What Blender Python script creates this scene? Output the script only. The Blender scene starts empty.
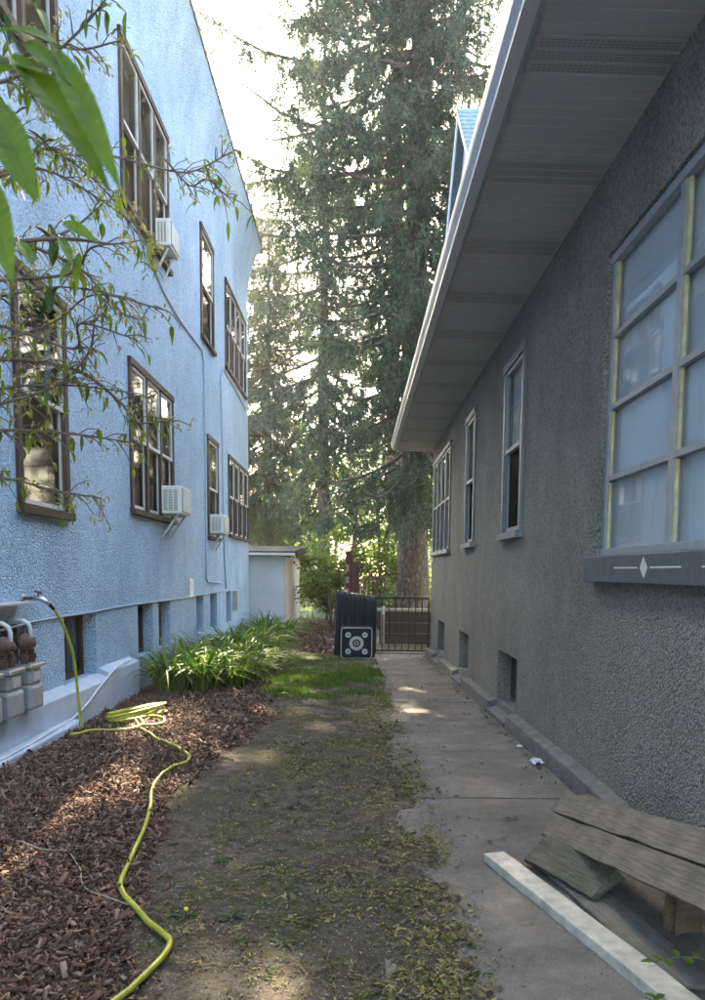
import bpy, math, random
import numpy as np
from mathutils import Vector, Matrix
R = math.radians
random.seed(7); rng = np.random.default_rng(7)
sc = bpy.context.scene
col = sc.collection

# ---------------------------------------------------------------- camera
cam_d = bpy.data.cameras.new('camera'); cam = bpy.data.objects.new('camera', cam_d); col.objects.link(cam)
sc.camera = cam
cam.matrix_world = (Matrix.Translation((0, 0, 1.6)) @ Matrix.Rotation(R(90 - 5.6), 4, 'X') @ Matrix.Rotation(R(0.5), 4, 'Z'))
cam_d.sensor_fit = 'VERTICAL'; cam_d.sensor_height = 24.0
cam_d.lens = 24.0 * 750 / 1000
cam_d.shift_y = (645.5 - 500) / 1000
cam_d.shift_x = -(356 - 352.5) / 1000
cam_d.clip_start = 0.05; cam_d.clip_end = 2000
cam_d.dof.use_dof = True; cam_d.dof.focus_distance = 8.0
cam_d.dof.aperture_fstop = cam_d.lens / 2.6          # a phone lens: 2.6 mm pupil
# ---------------------------------------------------------------- sky, sun, exposure
SUN_EL, SUN_AZ = 33.7, -2.9                            # azimuth from +Y towards +X
w = bpy.data.worlds.new('World'); sc.world = w; w.use_nodes = True
nt = w.node_tree; nt.nodes.clear()
sky = nt.nodes.new('ShaderNodeTexSky'); sky.sky_type = 'NISHITA'; sky.sun_disc = False
sky.sun_elevation = R(SUN_EL); sky.sun_rotation = R(SUN_AZ)
sky.air_density = 1.0; sky.dust_density = 2.5; sky.ozone_density = 1.0
bg = nt.nodes.new('ShaderNodeBackground'); bg.inputs['Strength'].default_value = 0.15
wo = nt.nodes.new('ShaderNodeOutputWorld')
nt.links.new(sky.outputs[0], bg.inputs[0]); nt.links.new(bg.outputs[0], wo.inputs[0])
sd = bpy.data.lights.new('sun', 'SUN'); sd.energy = 5.0; sd.angle = R(0.5); sd.color = (1.0, .90, .74)
sun = bpy.data.objects.new('sun', sd); col.objects.link(sun)
to_sun = Vector((math.sin(R(SUN_AZ)) * math.cos(R(SUN_EL)), math.cos(R(SUN_AZ)) * math.cos(R(SUN_EL)), math.sin(R(SUN_EL))))
sun.rotation_euler = to_sun.to_track_quat('Z', 'Y').to_euler(); sun.location = (0, 40, 40)
vs = sc.view_settings; vs.view_transform = 'Standard'; vs.look = 'None'; vs.gamma = 1.0; vs.use_curve_mapping = False
vs.exposure = 3.55
vs.use_white_balance = True; vs.white_balance_temperature = 7900; vs.white_balance_tint = 6
sc.render.engine = 'CYCLES'

# ---------------------------------------------------------------- materials
MAT = {}
def newmat(name):
    m = bpy.data.materials.new(name); m.use_nodes = True; MAT[name] = m
    return m, m.node_tree, m.node_tree.nodes['Principled BSDF']
def N(t, kind, **kw):
    n = t.nodes.new(kind)
    for k, v in kw.items():
        if k in n.inputs: n.inputs[k].default_value = v
        else: setattr(n, k, v)
    return n
def ramp(t, src, stops):
    r = t.nodes.new('ShaderNodeValToRGB'); t.links.new(src, r.inputs[0])
    e = r.color_ramp.elements
    while len(e) > 1: e.remove(e[-1])
    e[0].position = stops[0][0]; e[0].color = (*stops[0][1], 1)
    for p, c in stops[1:]:
        x = e.new(p); x.color = (*c, 1)
    return r.outputs[0]
def coords(t, scale=(1, 1, 1), world=True):
    g = t.nodes.new('ShaderNodeNewGeometry').outputs['Position'] if world else t.nodes.new('ShaderNodeTexCoord').outputs['Object']
    mp = N(t, 'ShaderNodeMapping'); mp.inputs['Scale'].default_value = scale
    t.links.new(g, mp.inputs[0]); return mp.outputs[0]
def noise(t, co, scale, detail=4, rough=.6):
    n = N(t, 'ShaderNodeTexNoise', Scale=scale, Detail=detail, Roughness=rough); t.links.new(co, n.inputs['Vector']); return n.outputs[0]
def mixc(t, f, a, b, mode='MIX'):
    m = t.nodes.new('ShaderNodeMix'); m.data_type = 'RGBA'; m.blend_type = mode
    for s, v in ((m.inputs[0], f), (m.inputs[6], a), (m.inputs[7], b)):
        if hasattr(v, 'links') or hasattr(v, 'is_linked'): t.links.new(v, s)
        else: s.default_value = v if isinstance(v, float) else (*v, 1)
    return m.outputs[2]
def math_(t, op, a, b=None):
    m = N(t, 'ShaderNodeMath', operation=op)
    for i, v in enumerate((a, b)):
        if v is None: continue
        if hasattr(v, 'is_linked'): t.links.new(v, m.inputs[i])
        else: m.inputs[i].default_value = v
    return m.outputs[0]
def bump(t, p, h, dist, strength=1.0):
    b = N(t, 'ShaderNodeBump', Distance=dist, Strength=strength); t.links.new(h, b.inputs['Height']); t.links.new(b.outputs[0], p.inputs['Normal'])
def plain(name, c, rough=.6, var=.12, scale=6, metal=0., bmp=0., bscale=40, stretch=(1, 1, 1), spec=.5, world=True):
    m, t, p = newmat(name)
    co = coords(t, stretch, world)
    a = tuple(x * (1 - var) for x in c); b = tuple(min(1, x * (1 + var)) for x in c)
    t.links.new(ramp(t, noise(t, co, scale, 6), [(.3, a), (.7, b)]), p.inputs['Base Color'])
    p.inputs['Roughness'].default_value = rough; p.inputs['Metallic'].default_value = metal
    p.inputs['Specular IOR Level'].default_value = spec
    if bmp: bump(t, p, noise(t, co, bscale, 5), bmp)
    return m
def stucco(name, c, grain, dist, speck=.25, stain=(.8, .8, .8), wn=1.6):
    m, t, p = newmat(name)
    co = coords(t)
    v = N(t, 'ShaderNodeTexVoronoi', Scale=grain); v.feature = 'F1'
    nz = N(t, 'ShaderNodeTexNoise', Scale=grain * .8, Detail=3.0); t.links.new(co, nz.inputs['Vector'])
    wv = t.nodes.new('ShaderNodeVectorMath'); wv.operation = 'MULTIPLY_ADD'; t.links.new(nz.outputs[1], wv.inputs[0])
    wv.inputs[1].default_value = (1.2 / grain,) * 3; t.links.new(co, wv.inputs[2]); t.links.new(wv.outputs[0], v.inputs['Vector'])
    n2 = noise(t, co, grain * .45, 5, .65)
    h = math_(t, 'ADD', math_(t, 'MULTIPLY', v.outputs['Distance'], -1.0), math_(t, 'MULTIPLY', n2, wn))
    dark = tuple(x * (1 - speck) for x in c); lite = tuple(min(1, x * (1 + speck * .6)) for x in c)
    base = ramp(t, noise(t, co, grain * .9, 2), [(.35, dark), (.5, c), (.68, lite)])
    cs = coords(t, (1, 1, .55))
    st = ramp(t, noise(t, cs, .9, 8, .7), [(.32, stain), (.5, (.95, .95, .94)), (.68, (1.06, 1.06, 1.05))])
    st = mixc(t, 1.0, st, ramp(t, noise(t, coords(t, (1, 3.2, .16)), 2.1, 6, .7), [(.26, tuple((x + .8) / 1.8 for x in stain)), (.42, (1, 1, 1))]), 'MULTIPLY')
    amp = ramp(t, noise(t, co, 1.7, 4), [(.3, (.45, .45, .45)), (.7, (1.2, 1.2, 1.2))])
    h = math_(t, 'MULTIPLY', h, amp)
    t.links.new(mixc(t, 1.0, base, st, 'MULTIPLY'), p.inputs['Base Color'])
    p.inputs['Roughness'].default_value = .85; p.inputs['Specular IOR Level'].default_value = .25
    bump(t, p, h, dist, 1.0)
    return m
def island(name, stops, rough=.8, spec=.2, trans=0.0, bmp=0., noise_scale=0, dark=None):
    m, t, p = newmat(name)
    g = t.nodes.new('ShaderNodeNewGeometry')
    c = ramp(t, g.outputs['Random Per Island'], stops)
    if noise_scale:
        f = ramp(t, noise(t, coords(t), noise_scale, 3), [(.35, dark or (.6, .6, .6)), (.65, (1, 1, 1))])
        c = mixc(t, 1.0, c, f, 'MULTIPLY')
    t.links.new(c, p.inputs['Base Color']); p.inputs['Roughness'].default_value = rough; p.inputs['Specular IOR Level'].default_value = spec
    if trans:
        tr = t.nodes.new('ShaderNodeBsdfTranslucent')
        t.links.new(mixc(t, 1.0, c, (1.0, 1.15, .55), 'MULTIPLY'), tr.inputs[0])
        mx = N(t, 'ShaderNodeMixShader', Fac=trans); t.links.new(p.outputs[0], mx.inputs[1]); t.links.new(tr.outputs[0], mx.inputs[2])
        t.links.new(mx.outputs[0], t.nodes['Material Output'].inputs[0])
    return m
def wood(name, c1, c2, axis=1, rough=.85):
    m, t, p = newmat(name)
    s = [75, 75, 75]; s[axis] = 4.5
    co = coords(t, tuple(s), False)
    n = noise(t, co, 1.2, 8, .7)
    big = noise(t, coords(t, (1, 1, 1), False), 5, 4)
    c = ramp(t, n, [(.3, c1), (.55, c2), (.75, tuple(x * 1.25 for x in c2))])
    c = mixc(t, 1.0, c, ramp(t, big, [(.3, (.6, .62, .58)), (.65, (1.05, 1.0, .95))]), 'MULTIPLY')
    t.links.new(c, p.inputs['Base Color']); p.inputs['Roughness'].default_value = rough
    p.inputs['Specular IOR Level'].default_value = .2
    bump(t, p, n, .003, 1.0)
    return m

stucco('blue_stucco', (.385, .55, .745), 52, .026, .34, (.78, .80, .83), 1.1)
stucco('grey_stucco', (.30, .285, .268), 60, .024, .42, (.74, .73, .70), .8)
plain('blue_concrete', (.42, .50, .60), .8, .15, 3, bmp=.004, bscale=60)
plain('grey_concrete', (.15, .145, .14), .9, .35, 9, bmp=.012, bscale=35)
plain('brown_trim', (.048, .028, .022), .75, .3, 5, bmp=.001, spec=.25)
plain('sash_white', (.42, .43, .44), .5, .1)
plain('grey_trim', (.17, .19, .21), .5, .15, 8, bmp=.001)
plain('light_trim', (.30, .32, .34), .5, .12, 8)
plain('sill_blue', (.10, .125, .145), .6, .2, 12, bmp=.0015)
plain('white_mark', (.7, .72, .72), .6, .05)
plain('yellow_stop', (.52, .47, .28), .7, .25, 14, bmp=.001)
plain('soffit_vinyl', (.45, .43, .42), .45, .05, 2)
plain('soffit_vent', (.41, .39, .38), .5, .05, 2)
plain('slot_grey', (.2, .19, .185), .7, .05)
plain('gutter_metal', (.55, .56, .57), .32, .08, 4, spec=.6)
plain('drip_edge', (.06, .055, .05), .6, .2)
plain('shingle_teal', (.15, .23, .25), .85, .3, 9, bmp=.004)
plain('white_siding', (.6, .64, .7), .5, .05)
plain('roof_brown', (.09, .07, .06), .9, .3, 8, bmp=.005)
plain('ac_plastic', (.62, .62, .58), .45, .06)
plain('ac_dark', (.22, .22, .21), .6, .1)
plain('steel', (.45, .46, .47), .4, .15, 10, metal=.8)
plain('meter_grey', (.30, .31, .31), .55, .18, 14, bmp=.001)
plain('rust', (.085, .045, .035), .85, .4, 20, bmp=.003)
plain('white_pipe', (.6, .62, .62), .5, .08)
plain('cable_white', (.55, .58, .62), .5, .08)
plain('cable_blue', (.27, .36, .47), .6, .08)
plain('hose_green', (.33, .34, .035), .42, .28, 13, spec=.5)
plain('black_rubber', (.015, .016, .018), .5, .2, 15)
plain('black_metal', (.008, .0075, .008), .6, .2, 20)
plain('black_plastic', (.008, .010, .014), .5, .3, 8, spec=.3)
plain('target_face', (.012, .014, .022), .8, .3, 20)
plain('target_white', (.5, .52, .52), .8, .15, 30)
plain('maroon', (.10, .025, .022), .7, .25, 7)
plain('pale_wood', (.26, .24, .21), .8, .2, 7)
plain('dark_box', (.035, .027, .026), .8, .3, 5)
plain('shed_blue', (.43, .48, .54), .75, .08, 2, bmp=.003)
plain('shed_tan', (.38, .34, .31), .8, .1, 3)
plain('dark_fascia', (.035, .034, .036), .95, .2, spec=.1)
plain('pink_house', (.42, .30, .26), .8, .1)
plain('grey_siding', (.33, .37, .42), .7, .08)
plain('plastic_scrap', (.6, .63, .68), .35, .1, 20)
wood('weathered_wood', (.12, .105, .09), (.235, .21, .178))
wood('dark_wood', (.06, .055, .047), (.145, .135, .11))
wood('grey_plank', (.12, .112, .10), (.22, .205, .185))
plain('white_paint_wood', (.50, .465, .40), .75, .3, 11, bmp=.002, bscale=30, stretch=(1, 1, 1))
wood('block_wood', (.07, .052, .036), (.17, .125, .085))
wood('bark_spruce', (.075, .058, .047), (.22, .175, .145), 2, .95)
plain('twig', (.075, .055, .05), .8, .35, 30)
plain('twig_pale', (.13, .095, .075), .8, .3, 30)

def bark(name, a, b):
    m, t, p = newmat(name)
    co = coords(t, (1, 1, .45))
    v = N(t, 'ShaderNodeTexVoronoi', Scale=9.0); v.feature = 'DISTANCE_TO_EDGE'; t.links.new(co, v.inputs['Vector'])
    n = noise(t, co, 22, 6, .7)
    h = math_(t, 'ADD', math_(t, 'MULTIPLY', v.outputs['Distance'], 1.2), n)
    t.links.new(ramp(t, h, [(.35, a), (.75, b), (1.0, tuple(x * 1.3 for x in b))]), p.inputs['Base Color'])
    p.inputs['Roughness'].default_value = .95; p.inputs['Specular IOR Level'].default_value = .15
    bump(t, p, h, .05)
    return m
bark('bark', (.035, .028, .024), (.125, .102, .085))
# leaves
island('needles', [(0, (.035, .06, .048)), (.45, (.07, .11, .092)), (.85, (.115, .16, .135)), (1, (.17, .15, .09))], .6, .25, .35, noise_scale=1.1, dark=(.6, .62, .6))
island('needles_green', [(0, (.05, .07, .03)), (.5, (.085, .115, .045)), (1, (.14, .15, .06))], .6, .25, .3, noise_scale=.9, dark=(.65, .65, .6))
island('leaf_lime', [(0, (.075, .12, .018)), (.5, (.12, .18, .028)), (1, (.19, .22, .05))], .5, .35, .5)
island('leaf_mid', [(0, (.045, .085, .018)), (.5, (.075, .12, .026)), (1, (.12, .16, .04))], .5, .35, .45)
island('leaf_near', [(0, (.06, .12, .014)), (.5, (.10, .18, .02)), (1, (.16, .24, .03))], .5, .35, .5, noise_scale=60, dark=(.75, .8, .7))
island('leaf_dark', [(0, (.03, .055, .018)), (.6, (.045, .08, .025)), (1, (.075, .11, .04))], .65, .2, .25)
island('leaf_fresh', [(0, (.07, .12, .018)), (.5, (.13, .18, .03)), (1, (.22, .25, .05))], .55, .3, .45)
island('bud', [(0, (.22, .22, .08)), (.5, (.34, .33, .14)), (1, (.40, .30, .16))], .6, .3, .35)
island('lily_leaf', [(0, (.03, .085, .010)), (.5, (.065, .145, .016)), (1, (.13, .22, .028))], .45, .3, .3)
island('grass_blade', [(0, (.045, .10, .015)), (.5, (.08, .16, .022)), (1, (.14, .20, .04))], .55, .3, .4)
island('bark_chip', [(0, (.045, .025, .018)), (.3, (.085, .045, .033)), (.6, (.13, .07, .05)), (.85, (.20, .115, .085)), (1, (.30, .20, .15))], .85, .2)
island('catkin', [(0, (.14, .115, .045)), (.4, (.27, .22, .09)), (.75, (.38, .31, .14)), (1, (.16, .15, .05))], .8, .2, .15)
island('dead_leaf', [(0, (.05, .04, .03)), (.5, (.09, .065, .045)), (1, (.16, .12, .08))], .8, .2, .1)
island('moss_tuft', [(0, (.04, .065, .014)), (.5, (.075, .105, .02)), (1, (.13, .15, .035))], .8, .15, .2)
island('pebble', [(0, (.10, .09, .08)), (.6, (.2, .18, .16)), (1, (.34, .32, .29))], .85, .25)
plain('dandelion', (.75, .55, .02), .6, .1)

def glass(name, tint, rough=.02, refl=1.0):
    m, t, p = newmat(name)
    tr = t.nodes.new('ShaderNodeBsdfTransparent'); tr.inputs[0].default_value = (*tint, 1)
    gl = N(t, 'ShaderNodeBsdfGlossy', Roughness=rough)
    lw = N(t, 'ShaderNodeFresnel', IOR=1.55)
    co = coords(t); 
    b = N(t, 'ShaderNodeBump', Distance=.0012, Strength=.6); t.links.new(noise(t, co, 3.0, 2), b.inputs['Height']); t.links.new(b.outputs[0], gl.inputs['Normal'])
    front = math_(t, 'SUBTRACT', 1.0, t.nodes.new('ShaderNodeNewGeometry').outputs['Backfacing'])   # one reflection per thin pane
    mx = t.nodes.new('ShaderNodeMixShader'); t.links.new(math_(t, 'MULTIPLY', math_(t, 'MULTIPLY', lw.outputs[0], refl), front), mx.inputs[0])
    t.links.new(tr.outputs[0], mx.inputs[1]); t.links.new(gl.outputs[0], mx.inputs[2])
    t.links.new(mx.outputs[0], t.nodes['Material Output'].inputs[0]); return m
glass('pane', (.92, .94, .95))
glass('pane_dim', (.8, .82, .84), .03, .5)
glass('pane_screen', (.25, .26, .28), .05, .35)
plain('back_sheet', (.04, .045, .05), .9, .3, 3)  # dark backing sheet: darkness of the unlit room painted into its colour
plain('room_dark', (.02, .021, .024), .9, .2, 3)  # room darkness put into the colour
plain('blind', (.66, .69, .70), .8, .06, 1.5)
plain('blind_reflection', (.7, .72, .72), .8, .06, 1.5)  # pale blind whose tone also stands in for bright reflection in upper sashes

def ground_mat():
    m, t, p = newmat('soil')
    co = coords(t)
    n1 = noise(t, co, 1.1, 6, .65); n2 = noise(t, co, 9, 6, .7); n3 = noise(t, co, 60, 4, .7)
    soil = ramp(t, n2, [(.3, (.05, .039, .031)), (.5, (.125, .103, .084)), (.7, (.225, .187, .153))])
    soil = mixc(t, 1.0, soil, ramp(t, n3, [(.3, (.7, .7, .7)), (.7, (1.15, 1.15, 1.15))]), 'MULTIPLY')
    moss = ramp(t, n3, [(.3, (.05, .052, .022)), (.7, (.105, .10, .042))])
    mk = ramp(t, math_(t, 'ADD', n1, math_(t, 'MULTIPLY', n2, .35)), [(.64, (0, 0, 0)), (.78, (.75, .75, .75))])
    t.links.new(mixc(t, mk, soil, moss), p.inputs['Base Color'])
    p.inputs['Roughness'].default_value = .95; p.inputs['Specular IOR Level'].default_value = .15
    bump(t, p, math_(t, 'ADD', n2, math_(t, 'MULTIPLY', n3, .6)), .035)
ground_mat()
plain('mulch_base', (.055, .033, .026), .95, .4, 40, bmp=.03, bscale=45)
def concrete_walk():
    m, t, p = newmat('walk_concrete')
    co = coords(t)
    n1 = noise(t, co, 1.6, 7, .65); n2 = noise(t, co, 14, 5, .7); n3 = noise(t, co, 130, 3, .7)
    c = ramp(t, n1, [(.3, (.135, .120, .108)), (.55, (.225, .203, .185)), (.75, (.29, .262, .24))])
    c = mixc(t, 1.0, c, ramp(t, n2, [(.3, (.78, .78, .76)), (.65, (1.05, 1.05, 1.05))]), 'MULTIPLY')
    c = mixc(t, 1.0, c, ramp(t, n3, [(.3, (.72, .72, .72)), (.7, (1.2, 1.2, 1.2))]), 'MULTIPLY')
    t.links.new(c, p.inputs['Base Color']); p.inputs['Roughness'].default_value = .9; p.inputs['Specular IOR Level'].default_value = .2
    bump(t, p, math_(t, 'ADD', n2, n3), .006)
concrete_walk()

# ---------------------------------------------------------------- mesh helpers
def unit(v):
    v = np.asarray(v, float); n = np.linalg.norm(v); return v / n if n > 1e-9 else np.array([0, 0, 1.])
class MB:
    def __init__(s): s.v = []; s.f = []
    def add(s, vs, fs):
        k = len(s.v); s.v.extend([tuple(map(float, x)) for x in vs]); s.f.extend([tuple(i + k for i in q) for q in fs]); return s
    def box(s, x0, x1, y0, y1, z0, z1):
        x0, x1 = min(x0, x1), max(x0, x1); y0, y1 = min(y0, y1), max(y0, y1); z0, z1 = min(z0, z1), max(z0, z1)
        return s.add([(x0, y0, z0), (x1, y0, z0), (x1, y1, z0), (x0, y1, z0), (x0, y0, z1), (x1, y0, z1), (x1, y1, z1), (x0, y1, z1)],
                     [(3, 2, 1, 0), (4, 5, 6, 7), (0, 1, 5, 4), (1, 2, 6, 5), (2, 3, 7, 6), (3, 0, 4, 7)])
    def hexa(s, pts):        # 4 bottom + 4 top, same winding
        return s.add(pts, [(3, 2, 1, 0), (4, 5, 6, 7), (0, 1, 5, 4), (1, 2, 6, 5), (2, 3, 7, 6), (3, 0, 4, 7)])
    def quad(s, a, b, c, d): return s.add([a, b, c, d], [(0, 1, 2, 3)])
    def tube(s, pts, r, n=8, caps=True):
        P = [np.array(p, float) for p in pts]; m = len(P)
        rs = r if hasattr(r, '__len__') else [r] * m
        up = np.array([0, 0, 1.]); prev = None; vs = []
        for i in range(m):
            d = unit(P[min(i + 1, m - 1)] - P[max(i - 1, 0)])
            if prev is None:
                a = np.cross(d, up)
                if np.linalg.norm(a) < .05: a = np.cross(d, np.array([1., 0, 0]))
            else: a = prev - d * np.dot(prev, d)
            a = unit(a); b = np.cross(d, a); prev = a
            for k in range(n):
                t = 2 * math.pi * k / n; vs.append(P[i] + rs[i] * (a * math.cos(t) + b * math.sin(t)))
        fs = [(i * n + k, i * n + (k + 1) % n, (i + 1) * n + (k + 1) % n, (i + 1) * n + k) for i in range(m - 1) for k in range(n)]
        if caps: fs += [tuple(range(n - 1, -1, -1)), tuple((m - 1) * n + k for k in range(n))]
        return s.add(vs, fs)
    def lathe(s, c, axis, prof, n=20):   # prof: (distance along axis, radius)
        c = np.array(c, float); d = unit(axis); a = np.cross(d, [0, 0, 1.]); a = unit(a) if np.linalg.norm(a) > .05 else np.array([1., 0, 0]); b = np.cross(d, a)
        vs = [c + d * h + r * (a * math.cos(2 * math.pi * k / n) + b * math.sin(2 * math.pi * k / n)) for h, r in prof for k in range(n)]
        m = len(prof)
        fs = [(i * n + k, i * n + (k + 1) % n, (i + 1) * n + (k + 1) % n, (i + 1) * n + k) for i in range(m - 1) for k in range(n)]
        fs += [tuple(range(n - 1, -1, -1)), tuple((m - 1) * n + k for k in range(n))]
        return s.add(vs, fs)
    def build(s, name, mat, parent=None, smooth=False, bev=0.):
        off = np.array(wloc(parent)) if parent else np.zeros(3)
        me = bpy.data.meshes.new(name)
        me.from_pydata([tuple(np.array(v) - off) for v in s.v], [], s.f); me.update()
        if smooth: me.polygons.foreach_set('use_smooth', [True] * len(me.polygons))
        me.materials.append(MAT[mat])
        o = bpy.data.objects.new(name, me); col.objects.link(o)
        if parent: o.parent = parent
        if bev:
            b = o.modifiers.new('bevel', 'BEVEL'); b.width = bev; b.segments = 2; b.limit_method = 'ANGLE'
        return o
LOC = {}
def wloc(o):
    p = LOC.get(o.name, Vector((0, 0, 0)))
    return p
def tag(o, label, cat, group=None, kind=None):
    if label: o['label'] = label
    if cat: o['category'] = cat
    if group: o['group'] = group
    if kind: o['kind'] = kind
    return o
def thing(name, label, cat, loc=(0, 0, 0), group=None):
    o = bpy.data.objects.new(name, None); col.objects.link(o); o.location = loc; o.empty_display_size = .1
    LOC[o.name] = Vector(loc)
    return tag(o, label, cat, group)
_build = MB.build
def build2(s, name, mat, parent=None, smooth=False, bev=0.):
    o = _build(s, name, mat, parent, smooth, bev)
    if parent: LOC[o.name] = Vector(wloc(parent))
    return o
MB.build = build2
def raw(name, V, F, mat, parent=None, smooth=False):     # numpy mesh, F of constant width
    me = bpy.data.meshes.new(name); V = np.asarray(V, np.float32); F = np.asarray(F, np.int32)
    me.vertices.add(len(V)); me.vertices.foreach_set('co', V.ravel())
    k = F.shape[1]; me.loops.add(F.size); me.loops.foreach_set('vertex_index', F.ravel())
    me.polygons.add(len(F)); me.polygons.foreach_set('loop_start', np.arange(0, F.size, k, dtype=np.int32))
    if smooth: me.polygons.foreach_set('use_smooth', np.ones(len(F), bool))
    me.update(calc_edges=True); me.validate()
    me.materials.append(MAT[mat]); o = bpy.data.objects.new(name, me); col.objects.link(o)
    if parent: o.parent = parent
    return o
def copy_tree(o, parent=None):
    c = o.copy(); col.objects.link(c); c.parent = parent
    for ch in list(o.children): copy_tree(ch, c)
    return c
def gz(y):
    y = np.asarray(y, float)
    return np.where(y < 5.5, 0, np.maximum(-.29, -.0245 * (y - 5.5)))
def gzf(y): return float(gz(y))
# smooth value noise for relief
_g = rng.random((64, 64))
def vnoise(x, y, s):
    x = np.asarray(x, float) * s; y = np.asarray(y, float) * s
    xi = np.floor(x).astype(int); yi = np.floor(y).astype(int); fx = x - xi; fy = y - yi
    fx = fx * fx * (3 - 2 * fx); fy = fy * fy * (3 - 2 * fy)
    G = lambda a, b: _g[a % 64, b % 64]
    return (G(xi, yi) * (1 - fx) + G(xi + 1, yi) * fx) * (1 - fy) + (G(xi, yi + 1) * (1 - fx) + G(xi + 1, yi + 1) * fx) * fy
def relief(x, y): return (vnoise(x, y, 1.3) - .5) * .05 + (vnoise(x + 9, y + 4, 4.1) - .5) * .022 + (vnoise(x + 3, y + 7, 11.) - .5) * .012
WALK0, WALK1 = .5, 1.6
def bed_edge(y):
    return np.interp(y, [0, 2.6, 3.4, 5.0, 5.9, 7.2, 8.45, 9.6, 10.6, 17, 18, 40], [-.85, -.9, -1.08, -1.25, -1.3, -1.15, -1.02, -1.15, -1.35, -1.4, -1.5, -1.5]) + (vnoise(y, y * 0 + 3, 2.3) - .5) * .22
def ground_z(x, y):
    x = np.asarray(x, float); y = np.asarray(y, float)
    edge = WALK0 - .02 + (vnoise(y, y * 0 + 2.2, 1.7) - .5) * .22 + (vnoise(x * 1.5 + 3, y, 6.) - .5) * .10 + (vnoise(x * 1.5 + 3, y, 14.) - .5) * .10 + (vnoise(x + 3, y * 1.3, 27.) - .5) * .08
    f = np.clip((edge - x) / .16, 0, 1)
    near = np.clip((34 - y) / 6, 0, 1) * np.clip((x + 6) / 2, 0, 1)
    return gz(y) + (relief(x, y) * np.clip((edge - x) / .4, 0, 1) + .016) * f * near - .035 * (1 - f) * (x < 1.9)
def gzz(x, y): return float(ground_z(x, y))

# ---------------------------------------------------------------- ground
def sheet(name, xs, ys, zf, mat, mask=None):
    X, Y = np.meshgrid(xs, ys); Z = zf(X, Y); V = np.stack([X, Y, Z], -1).reshape(-1, 3)
    nx, ny = len(xs), len(ys); i = np.arange(nx * ny).reshape(ny, nx)
    F = np.stack([i[:-1, :-1], i[:-1, 1:], i[1:, 1:], i[1:, :-1]], -1).reshape(-1, 4)
    if mask is not None: F = F[mask(V[F].mean(1))]
    return raw(name, V, F, mat, smooth=True)
xs = np.concatenate([[-300, -120, -50, -25, -14, -9, -6, -4.5], np.arange(-3.3, 1.9, .035), [2.2, 3, 4.5, 7, 12, 25, 50, 120, 300]])
ys = np.concatenate([[-60, -25, -10, -4, -2], np.arange(-1, 12, .035), np.arange(12, 30, .09), [31, 33, 36, 40, 46, 60, 90, 150, 300, 600]])
ground = tag(sheet('ground', xs, ys, ground_z, 'soil'), 'bare dirt ground of the side yard with moss and litter', 'ground', kind='structure')
# mulch bed surface, mounded
def mulch_z(x, y):
    e = bed_edge(y) - x
    return ground_z(x, y) + np.clip(e / .35, -.4, 1) * .05 + .004 + (vnoise(x, y, 6) - .5) * .03 * np.clip(e * 4, 0, 1)
mb_ = tag(sheet('mulch_bed', np.arange(-3.05, -.7, .05), np.arange(0, 21.2, .05), mulch_z, 'mulch_base', lambda c: (bed_edge(c[:, 1]) - c[:, 0] > -.03)), 'dark brown mulch bed along the blue house', 'mulch bed', kind='structure')
def far_mulch_z(x, y): return ground_z(x, y) + .012
sheet('mulch_path', np.arange(-2.0, 0.4, .08), np.arange(16.9, 29, .08), far_mulch_z, 'mulch_base')
tag(bpy.data.objects['mulch_path'], 'brown mulch path beyond the black target', 'mulch path', kind='structure')

# chips
def chips(name, n, pos, zf, lmin, lmax, mat, parent=None, tilt=.45, thick=.004):
    x, y = pos(n); n = len(x); z = zf(x, y)
    L = rng.uniform(lmin, lmax, n) * rng.choice([.5, .8, 1.0, 1.0, 1.5], n); W = L * rng.uniform(.12, .5, n) ** 1.2; T = rng.uniform(.4, 1.3, n) * thick * np.clip(L / .06, .3, 1.2)
    a = rng.uniform(0, 2 * np.pi, n); tl = rng.normal(0, tilt, n); rl = rng.normal(0, tilt * .8, n)
    d = np.stack([np.cos(a) * np.cos(tl), np.sin(a) * np.cos(tl), np.sin(tl)], -1)
    s = np.stack([-np.sin(a), np.cos(a), np.zeros(n)], -1); u = np.cross(d, s); s2 = s * np.cos(rl)[:, None] + u * np.sin(rl)[:, None]; u = np.cross(d, s2)
    c = np.stack([x, y, z + .006 + np.abs(np.sin(tl)) * L * .35], -1)
    j = lambda: rng.uniform(.55, 1.0, n)[:, None]
    h = (L / 2)[:, None]; ww = (W / 2)[:, None]; tt = T[:, None]
    b = (rng.normal(0, .12, n) * L)[:, None] * u
    rows = []
    for e, kk in ((-1, 1), (0, 0), (1, 1)):
        for q in (-1, 1):
            rows.append(c + d * h * e * j() + s2 * ww * q * j() + b * (kk) + u * tt)
    for e, kk in ((-1, 1), (0, 0), (1, 1)):
        for q in (-1, 1):
            rows.append(c + d * h * e * .9 + s2 * ww * q * .8 + b * kk - u * tt)
    V = np.stack(rows, 1).reshape(-1, 3)
    fq = np.array([(0, 1, 3, 2), (2, 3, 5, 4), (0, 2, 8, 6), (2, 4, 10, 8), (3, 1, 7, 9), (5, 3, 9, 11), (1, 0, 6, 7), (4, 5, 11, 10)])
    F = (np.arange(n)[:, None, None] * 12 + fq[None]).reshape(-1, 4)
    return raw(name, V, F, mat, parent)
def pos_bed(y0, y1, p=1.0, spill=.06):
    def f(n):
        y = y0 + (y1 - y0) * rng.random(n) ** p; e = bed_edge(y); x = e + spill - (e + 3.0) * rng.random(n) - rng.normal(0, spill, n) * (rng.random(n) < .3)
        k = x > -2.95
        return x[k], y[k]
    return f
mz = lambda x, y: np.where(bed_edge(y) > x, mulch_z(x, y), ground_z(x, y))
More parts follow.
